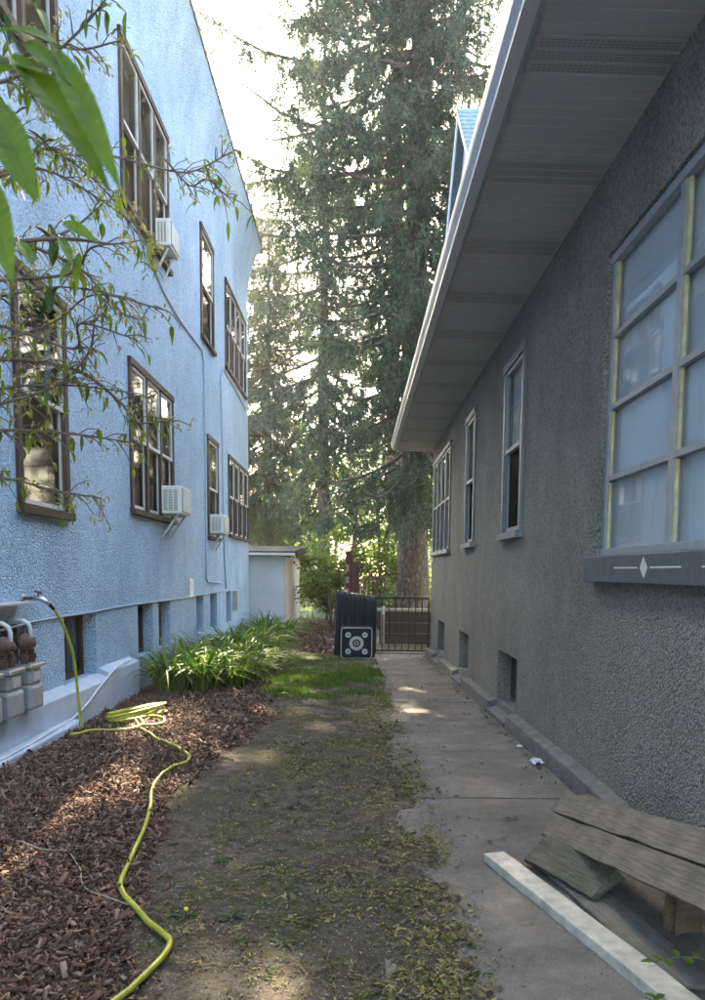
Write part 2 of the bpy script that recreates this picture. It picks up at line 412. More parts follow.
for nm, n, y0, y1, p, a, b in (('bark_chips', 24000, 2.2, 5.0, 1.0, .014, .05), ('bark_chips', 26000, 5.0, 10.5, 1.1, .02, .06), ('bark_chips', 5000, 10.5, 21, 1, .05, .1)):
    o = chips(nm, n, pos_bed(y0, y1, p), mz, a, b, 'bark_chip')
    tag(o, {2.2: 'reddish bark chips of the near mulch bed beside the hose', 5.0: 'bark chips of the mulch bed in front of the lilies', 10.5: 'bark chips under and behind the lilies'}[y0], 'bark chips', kind='stuff')
o = chips('bark_chips', 5000, lambda n: (rng.uniform(-1.9, .35, n), rng.uniform(17, 28, n)), lambda x, y: far_mulch_z(x, y), .06, .14, 'bark_chip'); tag(o, 'bark chips on the path beyond the black target', 'bark chips', kind='stuff')
o = chips('bark_fines', 22000, pos_bed(2.2, 9, 1.2, .12), mz, .006, .02, 'bark_chip', tilt=.4); tag(o, 'fine bark crumbs between the larger mulch chips', 'bark chips', kind='stuff')
# long bark strips near the camera
o = chips('bark_strips', 380, pos_bed(2.3, 8, 1.3), mz, .07, .13, 'bark_chip', tilt=.10, thick=.0035); tag(o, 'long bark strips lying over the mulch bed', 'bark chips', kind='stuff')

# soil litter
def pos_dirt(y0, y1, bias):
    def f(n):
        y = y0 + (y1 - y0) * rng.random(n) ** 1.25; x = np.where(rng.random(n) < bias, WALK0 + .05 - np.abs(rng.normal(0, .42, n)) + (rng.random(n) < .12) * rng.exponential(.25, n), rng.uniform(-.9, .5, n))
        keep = (vnoise(x + 5, y, 2.6) * .45 + vnoise(x, y + 8, 9.) * .3 + vnoise(x + 2, y, 23.) * .25 + (rng.random(len(x)) - .5) * .55 > .55) & (x > bed_edge(y))
        return x[keep], y[keep]
    return f
def tufts(name, pos, zf, n, k, size, mat, label, cat, flat=.5, width=.3):
    """clusters of k small bent slivers"""
    x, y = pos(n); n = len(x); z = zf(x, y)
    sz = (.4 + rng.exponential(.6, n)).clip(.4, 2.6) * size
    X = np.repeat(x, k) + rng.normal(0, 1, n * k) * np.repeat(sz, k) * .6; Y = np.repeat(y, k) + rng.normal(0, 1, n * k) * np.repeat(sz, k) * .6
    Z = np.repeat(z, k) + np.abs(rng.normal(0, .25, n * k)) * np.repeat(sz, k) * (1 - flat) + .004
    L = np.repeat(sz, k) * rng.uniform(.4, 1., n * k); a = rng.uniform(0, 2 * np.pi, n * k); e = rng.normal(.15, .5 * (1 - flat) + .15, n * k)
    d = np.stack([np.cos(a) * np.cos(e), np.sin(a) * np.cos(e), np.abs(np.sin(e))], -1) * L[:, None]
    s = np.stack([-np.sin(a), np.cos(a), rng.normal(0, .4, n * k)], -1) * (L * width)[:, None] * .5
    c = np.stack([X, Y, Z], -1); up = np.array([0, 0, 1.]) * (L * .3 * (1.1 - flat))[:, None]
    V = np.stack([c - s, c + s, c + d * .5 + s * 1.1 + up, c + d * .5 - s * 1.1 + up, c + d + s * .4, c + d - s * .4], 1).reshape(-1, 3)
    F = (np.arange(n * k)[:, None, None] * 6 + np.array([(0, 1, 2, 3), (3, 2, 4, 5)])[None]).reshape(-1, 4)
    return tag(raw(name, V, F, mat), label, cat, kind='stuff')
gzv = lambda x, y: np.where(x > .2, np.maximum(ground_z(x, y), gz(y) + .006), ground_z(x, y))
tufts('catkin_litter', pos_dirt(2.2, 11, .55), gzv, 24000, 6, .013, 'catkin', 'fallen yellow catkins scattered over the dirt', 'litter', .85)
tufts('moss_tufts', pos_dirt(2.2, 13, .15), gzv, 14000, 6, .014, 'moss_tuft', 'low moss and small weeds on the dirt', 'moss', .75)
tufts('leaf_litter', pos_dirt(2.2, 15, .4), gzv, 8000, 3, .020, 'dead_leaf', 'dead leaf scraps strewn along the dirt and walk edge', 'litter', .9, .45)
tufts('leaf_litter', lambda n: (np.where(rng.random(n) < .65, 1.58 - np.abs(rng.normal(0, .06, n)), rng.uniform(.55, 1.55, n)), rng.uniform(2.3, 17, n)), lambda x, y: gz(y) + .006, 700, 3, .022, 'dead_leaf', 'dry debris collected on the walk along the grey footing', 'litter', .7, .4)
def blades(name, n, pos, zf, h, wd, mat, label):
    x, y = pos(n); n = len(x); z = zf(x, y); hh = rng.uniform(.5, 1.2, n) * h; a = rng.uniform(0, 2 * np.pi, n); ln = rng.uniform(.2, .9, n) * hh
    c = np.stack([x, y, z], -1); d = np.stack([np.cos(a), np.sin(a), np.zeros(n)], -1); s = np.stack([-np.sin(a), np.cos(a), np.zeros(n)], -1) * wd; up = np.array([0, 0, 1.])
    m = c + d * (ln * .35)[:, None] + up * (hh * .65)[:, None]; t = c + d * ln[:, None] + up * hh[:, None]
    V = np.stack([c - s, c + s, m + s * .8, m - s * .8, t + s * .1, t - s * .1], 1).reshape(-1, 3)
    F = (np.arange(n)[:, None, None] * 6 + np.array([(0, 1, 2, 3), (3, 2, 4, 5)])[None]).reshape(-1, 4)
    return tag(raw(name, V, F, mat), label, 'grass', kind='stuff')
def pos_lawn(n):
    y = rng.uniform(9.6, 16.4, n); x = rng.uniform(-1.6, .45, n); e = bed_edge(y)
    k = (x > e - .1) & (vnoise(x, y, 2.1) + .4 * np.exp(-((y - 12.2) / 1.6) ** 2) - np.clip(x, 0, 1) * .5 + (rng.random(n) - .5) * .4 > .55)
    return x[k], y[k]
blades('grass', 26000, pos_lawn, gzv, .06, .004, 'grass_blade', 'short thin grass patch in front of the black target')
blades('grass', 9000, lambda n: (rng.uniform(-9, 8, n), rng.uniform(29, 40, n)), gzv, .16, .012, 'grass_blade', 'grass beyond the chain link fence under the far shrubs')

def pos_crumb(n):
    y = 2.2 + 9 * rng.random(n) ** 1.4; x = rng.uniform(-1.2, .6, n); k = x > bed_edge(y) - .05
    return x[k], y[k]
tag(chips('soil_crumbs', 14000, pos_crumb, gzv, .005, .018, 'pebble', tilt=.5, thick=.004), 'small crumbs of soil and grit on the bare dirt', 'soil crumbs', kind='stuff')
# ---------------------------------------------------------------- walkway of slabs with kerb footing
walk = thing('walkway', 'cracked grey concrete walkway along the grey house', 'walkway', (1.05, 8, 0)); walk['kind'] = 'structure'
joints = [-1.0, .7, 2.1, 3.68, 5.22, 6.75, 8.3, 9.8, 11.35, 12.9, 14.4, 15.9, 17.35]
for i, (a, b) in enumerate(zip(joints[:-1], joints[1:])):
    m = MB(); nseg = 18; g = .006
    L, Rr = [], []
    for k in range(nseg + 1):
        y = a + g + (b - a - 2 * g) * k / nseg
        xe = .12
        L.append((xe, y)); Rr.append((WALK1 + .001, y))
    dz = random.uniform(-.004, .004)
    vs = []
    for (x, y), (x2, y2) in zip(L, Rr):
        z = gzf(y) + dz
        vs += [(x + .012, y, z + .004), (x2, y2, z + .004), (x, y, z - .12), (x2, y2, z - .12)]
    fs = []
    for k in range(nseg):
        p = k * 4; q = p + 4
        fs += [(p, p + 1, q + 1, q), (p + 2, p, q, q + 2), (p + 1, p + 3, q + 3, q + 1)]
    fs += [(2, 3, 1, 0), (nseg * 4, nseg * 4 + 1, nseg * 4 + 3, nseg * 4 + 2)]
    m.add(vs, fs); m.build('slab', 'walk_concrete', walk)

# ---------------------------------------------------------------- wall with openings
def wall_mesh(X, s, y0, y1, zb, zt, holes, depth, m):
    """plane at X facing s*X; holes (ya,yb,za,zb); reveals of given depth with a back sheet"""
    Y = sorted({y0, y1, *[h[0] for h in holes], *[h[1] for h in holes]}); Z = sorted({zb, zt, *[h[2] for h in holes], *[h[3] for h in holes]})
    for ya, yb in zip(Y[:-1], Y[1:]):
        for za, zz in zip(Z[:-1], Z[1:]):
            cy, cz = (ya + yb) / 2, (za + zz) / 2
            if any(h[0] < cy < h[1] and h[2] < cz < h[3] for h in holes): continue
            q = [(X, ya, za), (X, yb, za), (X, yb, zz), (X, ya, zz)]
            m.quad(*(q if s > 0 else q[::-1]))
    B = X - s * depth
    for ya, yb, za, zz in holes:
        for p, q in (((ya, za), (yb, za)), ((yb, za), (yb, zz)), ((yb, zz), (ya, zz)), ((ya, zz), (ya, za))):
            f = [(X, *p), (X, *q), (B, *q), (B, *p)]
            m.quad(*(f[::-1] if s > 0 else f))
def bx(m, X, s, o0, o1, y0, y1, z0, z1): return m.box(X + s * o0, X + s * o1, y0, y1, z0, z1)
def hung_window(house, X, s, y0, y1, z0, z1, n, cas='brown_trim', sash='sash_white', cw=.10, mw=.11, sillm=None, upper_back='back_sheet', lower_back='room_dark', inset=.02, label=None, lower_pane='pane_screen', upper_pane='pane', sill_over=.05, proud=.035, vertical_bars=0):
    m = MB()
    bx(m, X, s, -.10, proud, y0, y0 + cw, z0 + .09, z1 - cw)
    bx(m, X, s, -.10, proud, y1 - cw, y1, z0 + .09, z1 - cw)
    bx(m, X, s, -.10, proud + .012, y0 - .012, y1 + .012, z1 - cw, z1)
    iw = (y1 - y0 - 2 * cw - (n - 1) * mw) / n
    for k in range(1, n):
        a = y0 + cw + k * iw + (k - 1) * mw; bx(m, X, s, -.10, proud - .004, a, a + mw, z0 + .09, z1 - cw)
    win = m.build('window', cas, house, bev=.004)
    if label: win['label'] = label
    sm = MB(); sx0, sx1, sy0, sy1 = -.12, proud + .04, y0 - sill_over, y1 + sill_over
    sm.hexa([(X + s * sx0, sy0, z0), (X + s * sx1, sy0, z0), (X + s * sx1, sy1, z0), (X + s * sx0, sy1, z0), (X + s * sx0, sy0, z0 + .10), (X + s * sx1, sy0, z0 + .075), (X + s * sx1, sy1, z0 + .075), (X + s * sx0, sy1, z0 + .10)])
    sm.build('sill', sillm or cas, win, bev=.004)
    zi0, zi1 = z0 + .10, z1 - cw; zm = zi0 + (zi1 - zi0) * .5
    t = .04
    for k in range(n):
        a = y0 + cw + k * (iw + mw); b = a + iw
        for nm, o, za, zb, pm in (('upper_sash', proud - .014, zm - t / 2, zi1, upper_pane), ('lower_sash', proud - .050, zi0, zm + t / 2, lower_pane)):
            q = MB(); w_ = .035
            bx(q, X, s, o - w_, o, a, a + t, za, zb); bx(q, X, s, o - w_, o, b - t, b, za, zb)
            bx(q, X, s, o - w_, o - .001, a + t, b - t, za, za + t); bx(q, X, s, o - w_, o - .001, a + t, b - t, zb - t, zb)
            if nm == 'upper_sash' and vertical_bars:
                for v in range(1, vertical_bars + 1):
                    yc = a + (b - a) * v / (vertical_bars + 1); bx(q, X, s, o - w_ + .005, o - .005, yc - .011, yc + .011, za + t, zb - t)
            q.build(nm, sash, win)
            q = MB(); bx(q, X, s, o - .022, o - .016, a + t, b - t, za + t, zb - t); q.build('pane', pm, win)
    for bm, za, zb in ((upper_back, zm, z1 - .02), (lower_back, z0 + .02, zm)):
        q = MB(); bx(q, X, s, -.070 if 'blind' in bm else -.20, -.066 if 'blind' in bm else -.19, y0 + .02, y1 - .02, za + (.03 if 'blind' in bm else 0), zb); q.build('back_sheet' if bm == upper_back else 'dark_room', bm, win)  # dark backings stand in for unlit rooms, pale ones also for reflection
    return win, (y0 + inset, y1 - inset, z0 + inset, z1 - inset)

# ---------------------------------------------------------------- blue house (left)
XL = -3.0
bh = thing('blue_house', 'tall light blue stucco house with brown framed windows', 'house', (-7.5, 9, 0))
holes = []
WL = [(6.70, 7.88, 2.10, 4.28, 1), (10.05, 12.38, 2.34, 4.37, 3), (15.2, 16.33, 2.22, 4.30, 1), (17.65, 20.85, 2.38, 4.28, 4),
      (9.9, 12.3, 6.20, 8.26, 3), (14.73, 16.0, 6.0, 8.1, 1), (17.38, 20.45, 6.12, 8.1, 4), (6.3, 7.9, 6.15, 8.25, 2), (2.0, 4.4, 2.34, 4.3, 3)]
for (a, b, c, d, n) in WL:
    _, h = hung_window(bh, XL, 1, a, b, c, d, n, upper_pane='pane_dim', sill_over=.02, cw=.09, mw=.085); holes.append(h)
BASE = [(6.15, 6.95), (7.68, 8.62), (10.28, 11.05), (11.37, 12.1), (14.05, 14.72), (15.4, 16.15), (17.3, 17.95)]
for (a, b) in BASE: holes.append((a, b, .40, 1.12))
wm = MB(); wall_mesh(XL, 1, -6, 20.95, -.6, 8.75, holes, .30, wm)
# flared top, end walls, back
prof = [(XL + .34 * (k / 8) ** 2.0, 8.75 + 1.6 * k / 8) for k in range(9)]
for (x0, z0), (x1, z1) in zip(prof[:-1], prof[1:]):
    e0, e1 = x0 - XL, x1 - XL
    wm.quad((x0, -6 - e0, z0), (x0, 20.95 + e0, z0), (x1, 20.95 + e1, z1), (x1, -6 - e1, z1))
    wm.quad((x0, 20.95 + e0, z0), (-12 - e0, 20.95 + e0, z0), (-12 - e1, 20.95 + e1, z1), (x1, 20.95 + e1, z1))
    wm.quad((-12 - e0, 20.95 + e0, z0), (-12 - e0, -6 - e0, z0), (-12 - e1, -6 - e1, z1), (-12 - e1, 20.95 + e1, z1))
    wm.quad((-12 - e0, -6 - e0, z0), (x0, -6 - e0, z0), (x1, -6 - e1, z1), (-12 - e1, -6 - e1, z1))
wm.quad((XL, 20.95, -.6), (-12, 20.95, -.6), (-12, 20.95, 8.75), (XL, 20.95, 8.75))
wm.quad((-12, 20.95, -.6), (-12, -6, -.6), (-12, -6, 8.75), (-12, 20.95, 8.75))
wm.quad((-12, -6, -.6), (XL, -6, -.6), (XL, -6, 8.75), (-12, -6, 8.75))
wm.build('wall', 'blue_stucco', bh)
rm = MB(); ex, ey0, ey1 = XL + .36, -6.36, 21.31
rm.hexa([(-12.4, ey0, 10.35), (ex, ey0, 10.35), (ex, ey1, 10.35), (-12.4, ey1, 10.35), (-12.4, ey0, 10.43), (ex, ey0, 10.43), (ex, ey1, 10.43), (-12.4, ey1, 10.43)])
rm.add([(-12.4, ey0, 10.432), (ex, ey0, 10.432), (ex, ey1, 10.432), (-12.4, ey1, 10.432), (-7.6, -1.5, 12.6), (-7.6, 16.4, 12.6)], [(0, 1, 4), (1, 2, 5, 4), (2, 3, 5), (3, 0, 4, 5)])
rm.build('roof', 'roof_brown', bh)
for i, (a, b) in enumerate(BASE):           # basement windows set deep
    q = MB(); f = .06; o = XL - .2
    q.box(o, o + .05, a, a + f, .40, 1.12); q.box(o, o + .05, b - f, b, .40, 1.12); q.box(o, o + .049, a + f, b - f, .40, .40 + f); q.box(o, o + .049, a + f, b - f, 1.12 - f, 1.12)
    q.box(o, o + .045, (a + b) / 2 - .02, (a + b) / 2 + .02, .46, 1.06)
    wnd = q.build('basement_window', 'brown_trim', bh)
    q = MB(); q.box(o + .01, o + .016, a + f, b - f, .40 + f, 1.12 - f); q.build('pane', 'pane', wnd)
    q = MB(); q.box(o - .09, o - .08, a, b, .40, 1.12); q.build('dark_room', 'back_sheet', wnd)  # dark sheet in place of the unlit basement
# footing: painted concrete with sloped top; steps down to a ledge beside the meters
fm = MB()
def wedge(m, y0, y1, x1, zt_w, zt_o, zb=-.6, x0=XL):
    m.hexa([(x0 - .02, y0, zb), (x1, y0, zb), (x1, y1, zb), (x0 - .02, y1, zb), (x0 - .02, y0, zt_w), (x1, y0, zt_o), (x1, y1, zt_o), (x0 - .02, y1, zt_w)])
wedge(fm, -6, 7.62, XL + .14, .43, .36); wedge(fm, 7.625, 8.655, XL + .155, .41, .345); wedge(fm, 8.66, 9.85, XL + .14, .47, .41)
fm.build('footing', 'blue_concrete', bh, bev=.008)
lm = MB(); lm.box(XL + .141, XL + .30, -6, 7.35, -.6, .12); lm.build('ledge', 'blue_concrete', bh, bev=.012)
# wall vent and conduits belong to the house
q = MB()
for k in range(6): q.hexa([(XL, 13.45, 1.14 + k * .055), (XL + .03, 13.45, 1.13 + k * .055), (XL + .03, 13.75, 1.13 + k * .055), (XL, 13.75, 1.14 + k * .055), (XL, 13.45, 1.18 + k * .055), (XL + .012, 13.45, 1.178 + k * .055), (XL + .012, 13.75, 1.178 + k * .055), (XL, 13.75, 1.18 + k * .055)])
q.build('wall_vent', 'cable_white', bh)
q = MB(); q.box(XL, XL + .12, 18.2, 18.6, .66, 1.12); bxo = q.build('meter_box', 'meter_grey', bh, bev=.01)

def cable(name, pts, r, mat, label, group=None, smooth=True):
    P = [np.array(p) for p in pts]; out = []
    for i in range(len(P) - 1):
        a, b = P[i], P[i + 1]; pa = P[i - 1] if i else a - (b - a); pb = P[i + 2] if i + 2 < len(P) else b + (b - a)
        for t in np.linspace(0, 1, 7)[:-1]:
            out.append(.5 * ((2 * a) + (b - pa) * t + (2 * pa - 5 * a + 4 * b - pb) * t * t + (3 * a - pa - 3 * b + pb) * t ** 3) if smooth else a + (b - a) * t)
    out.append(P[-1])
    return tag(MB().tube(out, r, 8).build(name, mat, smooth=True), label, name.split('_')[-1], group)
cable('wall_cable', [(-2.985, 5, 1.07), (-2.985, 6.23, 1.085), (-2.985, 7.03, 1.12), (-2.985, 8.5, 1.125), (-2.985, 9.84, 1.14), (-2.985, 11.96, 1.13), (-2.985, 13.4, 1.13), (-2.985, 16.6, 1.15), (-2.985, 17.2, 1.14)], .011, 'cable_blue', 'thin blue painted cable strung along the blue wall above the basement windows')
cable('ground_cable', [(-2.78, 5.0, .135), (-2.74, 5.82, .132), (-2.76, 6.6, .132), (-2.80, 7.3, .132), (-2.82, 7.8, .2), (-2.835, 8.2, .30), (-2.845, 8.85, .45), (-2.90, 9.6, .46)], .011, 'cable_white', 'white cable lying along the blue footing under the hose')
cable('wall_conduit', [(-2.98, 11.0, 6.05), (-2.98, 11.95, 5.82), (-2.98, 13.0, 5.74), (-2.98, 14.75, 5.78), (-2.98, 14.9, 5.6), (-2.98, 14.94, 4.9), (-2.98, 14.96, 3.56), (-2.98, 14.94, 1.48), (-2.98, 15.05, 1.38), (-2.98, 16.5, 1.33)], .016, 'cable_blue', 'blue painted conduit running down the wall beside the narrow window', smooth=False)
cable('wall_conduit', [(-2.98, 20.4, 5.85), (-2.98, 18.5, 6.0), (-2.98, 17.0, 6.05), (-2.98, 16.75, 5.7), (-2.98, 16.85, 4.4), (-2.98, 17.0, 1.9), (-2.98, 17.2, 1.2)], .02, 'cable_blue', 'blue painted conduit beside the far group of windows', smooth=False)

# air conditioners
def air_conditioner(y0, y1, z0, z1, out, label):
    t = thing('air_conditioner', label, 'air conditioner', (XL + .1, (y0 + y1) / 2, z0), 'window air conditioners on the blue house')
    m = MB(); m.box(XL - .05, XL + out, y0, y1, z0, z1); m.build('case', 'ac_plastic', t, bev=.015)
    for k in range(3):                                         # louvre bank on the near side
        q = MB(); a = XL + .06 + k * (out - .1) / 3
        for j in range(14): zc = z0 + .05 + (z1 - z0 - .1) * j / 14; q.box(a, a + (out - .1) / 3 - .02, y0 - .006, y0 + .002, zc, zc + .011)
        q.build('side_grille', 'ac_dark', t)
    q = MB(); q.box(XL + out - .002, XL + out + .012, y0 + .03, y1 - .03, z0 + .03, z1 - .03); g = q.build('rear_grille', 'ac_dark', t)
    q = MB()
    for j in range(9): yc = y0 + .05 + (y1 - y0 - .1) * j / 9; q.box(XL + out + .0125, XL + out + .02, yc, yc + .018, z0 + .04, z1 - .04)
    q.build('fin', 'ac_plastic', t)
    for yy in (y0 + .08, y1 - .1):
        q = MB(); q.tube([(XL + .02, yy, z0 - .34), (XL + out * .78, yy, z0 - .004)], .016, 6); q.tube([(XL + .02, yy, z0 - .012), (XL + out * .8, yy, z0 - .012)], .012, 6); q.build('bracket', 'sash_white', t)
    return t
air_conditioner(11.55, 12.2, 2.46, 2.88, .33, 'white air conditioner in the ground floor triple window nearest the hose')
air_conditioner(15.42, 16.05, 2.36, 2.74, .28, 'white air conditioner in the narrow ground floor window')
air_conditioner(11.45, 12.0, 6.32, 6.70, .24, 'white air conditioner in the upper triple window')

# hose bib on the wall
hb = thing('hose_bib', 'brass garden tap on the blue wall holding the yellow hose', 'tap', (-2.99, 6.75, 1.30))
MB().tube([(-3.02, 6.75, 1.34), (-2.86, 6.75, 1.34)], .014, 8).build('pipe', 'rust', hb, True)
MB().tube([(-2.9, 6.75, 1.34), (-2.84, 6.76, 1.34), (-2.80, 6.77, 1.31), (-2.775, 6.785, 1.285)], [.022, .024, .02, .018], 10).build('body', 'steel', hb, True)
q = MB().tube([(-2.86, 6.75, 1.34), (-2.86, 6.75, 1.395)], .007, 6); q.lathe((-2.86, 6.75, 1.39), (.35, 0, 1), [(0, .034), (.006, .038), (.012, .034)], 12); q.build('handle', 'rust', hb, True)
MB().lathe((-3.0, 6.75, 1.34), (1, 0, 0), [(0, .04), (.006, .038), (.008, .02)], 16).build('flange', 'steel', hb, True)
# gas meters
for k, y in enumerate((5.62, 6.0, 6.38)):
    z0 = .40; xo = -2.80
    t = thing('gas_meter', ['grey gas meter hidden furthest from the tap, cut off by the photo edge', 'grey gas meter in the middle of the row above the blue ledge', 'grey gas meter nearest the tap above the blue ledge'][k], 'gas meter', (xo, y, z0), 'gas meters above the blue footing ledge')
    m = MB(); m.box(xo - .09, xo + .07, y - .13, y + .13, z0 + .001, z0 + .22); m.build('case', 'meter_grey', t, bev=.03)
    m = MB(); m.box(xo - .08, xo + .06, y - .11, y + .11, z0 + .2201, z0 + .36); m.build('index_housing', 'meter_grey', t, bev=.025)
    m = MB(); m.box(xo + .0601, xo + .066, y - .06, y + .06, z0 + .25, z0 + .33); m.build('dial', 'sash_white', t)
    m = MB(); m.box(xo - .09, xo + .08, y - .14, y + .14, z0 + .3605, z0 + .40); m.build('top_plate', 'steel', t, bev=.012)
    for yy in (-.075, .075):
        MB().lathe((xo - .01, y + yy, z0 + .40), (0, 0, 1), [(0, .03), (.03, .03), (.032, .042), (.075, .042), (.078, .028), (.12, .028)], 8).build('union', 'rust', t)
    m = MB(); m.lathe((xo + .0, y - .075, z0 + .58), (1, 0, 0), [(-.06, .03), (-.02, .075), (0, .085), (.02, .075), (.05, .035), (.09, .03)], 14); m.build('regulator', 'rust', t, True)
    m = MB(); m.tube([(xo - .01, y + .075, z0 + .52), (xo - .01, y + .075, z0 + .68), (xo - .02, y + .06, z0 + .73), (xo - .06, y + .05, z0 + .76), (-2.99, y + .05, z0 + .76)], .019, 8); m.tube([(xo - .01, y - .075, z0 + .52), (xo - .01, y - .075, z0 + .6)], .022, 8); m.build('pipe', 'white_pipe', t, True)
    MB().box(-3.0, xo - .091, y - .05, y + .05, z0 + .05, z0 + .10).build('bracket', 'steel', t)
    m = MB(); m.lathe((xo - .01, y + .075, z0 + .53), (0, 0, 1), [(0, .03), (.04, .045), (.08, .03)], 8); m.build('valve', 'rust', t)
tag(MB().box(-3.0, -2.83, 5.4, 6.62, 1.30, 1.315).box(-3.0, -2.985, 5.4, 6.62, 1.24, 1.30).build('pipe_shelf', 'sash_white'), 'thin white shelf strip on the blue wall above the gas meters', 'shelf')

# hose
def spline(P, n=8):
    P = [np.array(p, float) for p in P]; out = []
    for i in range(len(P) - 1):
        a, b = P[i], P[i + 1]; pa = P[i - 1] if i else a - (b - a); pb = P[i + 2] if i + 2 < len(P) else b + (b - a)
        for t in np.linspace(0, 1, n + 1)[:-1]:
            out.append(.5 * ((2 * a) + (b - pa) * t + (2 * pa - 5 * a + 4 * b - pb) * t * t + (3 * a - pa - 3 * b + pb) * t ** 3))
    out.append(P[-1]); return out
hr = .0135
hose = thing('garden_hose', 'long yellow green garden hose snaking from the tap over the mulch and dirt', 'hose', (-1.5, 5.5, 0))
run = [(-.98, 2.2), (-.9, 2.5), (-.83, 2.68), (-.76, 2.95), (-.82, 3.08), (-.94, 3.23), (-1.1, 3.46), (-1.17, 3.63), (-1.22, 3.99), (-1.27, 4.42), (-1.34, 4.79), (-1.42, 5.12), (-1.46, 5.45), (-1.42, 5.73), (-1.35, 5.96), (-1.43, 6.2), (-1.72, 6.58), (-2.04, 7.1), (-2.2, 7.5), (-2.32, 7.8)]
def lay(pts, lift=.0): 
    S = spline([(x, y, 0) for x, y in pts], 10)
    return [(p[0], p[1], float(mz(np.array([p[0]]), np.array([p[1]]))[0]) + hr + .012 + lift) for p in S]
MB().tube(lay(run), hr, 10).build('long_run', 'hose_green', hose, True)
MB().tube(lay([(-2.6, 6.75), (-2.42, 6.97), (-2.17, 7.08), (-2.12, 7.4), (-2.3, 7.9), (-2.1, 7.95), (-1.98, 7.65), (-1.97, 7.38), (-2.2, 7.2)], .02), hr, 10).build('loose_loop', 'hose_green', hose, True)
MB().tube(spline([(-2.775, 6.785, 1.285), (-2.755, 6.83, 1.24)], 4), .0165, 10).build('coupling', 'black_rubber', hose, True)
MB().tube(spline([(-2.755, 6.83, 1.24), (-2.72, 6.95, 1.08), (-2.70, 7.1, .82), (-2.70, 7.19, .5), (-2.69, 7.22, .2), (-2.68, 7.22, .06), (-2.62, 7.2, .02), (-2.5, 7.16, .015)], 10), hr, 10).build('hanging_run', 'hose_green', hose, True)
for k in range(9):
    cx, cy = -2.40 + random.uniform(-.05, .05), 8.0 + random.uniform(-.05, .05); rx, ry = .10 + random.uniform(-.04, .06), .36 + random.uniform(-.08, .08); rot = -.38 + random.uniform(-.1, .1)
    P = []
    for a in np.linspace(0, 2 * math.pi, 29):
        u, v = rx * math.copysign(abs(math.cos(a)) ** .8, math.cos(a)), ry * math.sin(a); P.append((cx + u * math.cos(rot) - v * math.sin(rot), cy + u * math.sin(rot) + v * math.cos(rot), .02 + gzf(8) + .035 + k * .014 + .012 * math.sin(a + k)))
    MB().tube(P, hr, 8, False).build('coil', 'hose_green', hose, True)

# ---------------------------------------------------------------- grey house (right)
XR = 1.73
gh = thing('grey_house', 'low grey stucco house with deep white eaves', 'house', (6, 7, 0))
holesR = []
for (a, b, c, d, n, lb) in ((7.95, 9.0, 1.98, 3.98, 1, None), (11.15, 12.08, 1.98, 4.0, 1, None), (14.05, 17.05, 1.97, 4.03, 4, None)):
    _, h = hung_window(gh, XR, -1, a, b, c, d, n, 'grey_trim', 'light_trim', .09, .09, upper_back='blind_reflection', lower_back='room_dark', sill_over=.03, proud=.03); holesR.append(h)
BW = [(8.0, 9.08, .06, .68), (11.5, 12.55, .02, .65), (14.7, 15.85, -.03, .62)]
holesR += BW
big = (2.10, 5.46, 1.73, 3.80); holesR.append(big)
wm = MB(); wall_mesh(XR, -1, -8, 17.4, -.6, 4.41, holesR, .20, wm)
wm.quad((XR, 17.4, -.6), (XR, 17.4, 4.41), (11, 17.4, 4.41), (11, 17.4, -.6)); wm.quad((XR, -8, -.6), (11, -8, -.6), (11, -8, 4.41), (XR, -8, 4.41)); wm.quad((11, -8, -.6), (11, 17.4, -.6), (11, 17.4, 4.41), (11, -8, 4.41))
wm.build('wall', 'grey_stucco', gh)
for a, b, c, d in BW:
    q = MB(); q.box(XR + .17, XR + .199, a, b, c, d); wnd = q.build('basement_panel', 'grey_concrete', gh)
    q = MB(); q.box(XR + .155, XR + .169, a + .06, b - .06, c + .06, d - .06); q.build('board', 'dark_box', wnd)
# kerb footing along the wall, with gaps at the basement recesses
ky = [-2, 8.0, 9.08, 11.5, 12.55, 14.7, 15.85, 17.39]
for k in range(7):
    a, b = ky[k], ky[k + 1]; ns = max(1, int((b - a) / 1.2)); rec = k % 2 == 1
    for j in range(ns):
        y0 = a + (b - a) * j / ns + .003; y1 = a + (b - a) * (j + 1) / ns - .003
        q = MB(); h = .05 if rec else .13; x0 = WALK1 + random.uniform(-.006, .006) - (.02 if rec else 0)
        z0, z1 = gzf(y0) + h, gzf(y1) + h
        q.hexa([(x0, y0, -.5), (XR - .002, y0, -.5), (XR - .002, y1, -.5), (x0, y1, -.5), (x0 + .02, y0, z0), (XR - .002, y0, z0 + .03), (XR - .002, y1, z1 + .03), (x0 + .02, y1, z1)])
        q.build('footing_block', 'grey_concrete', gh, bev=.01)
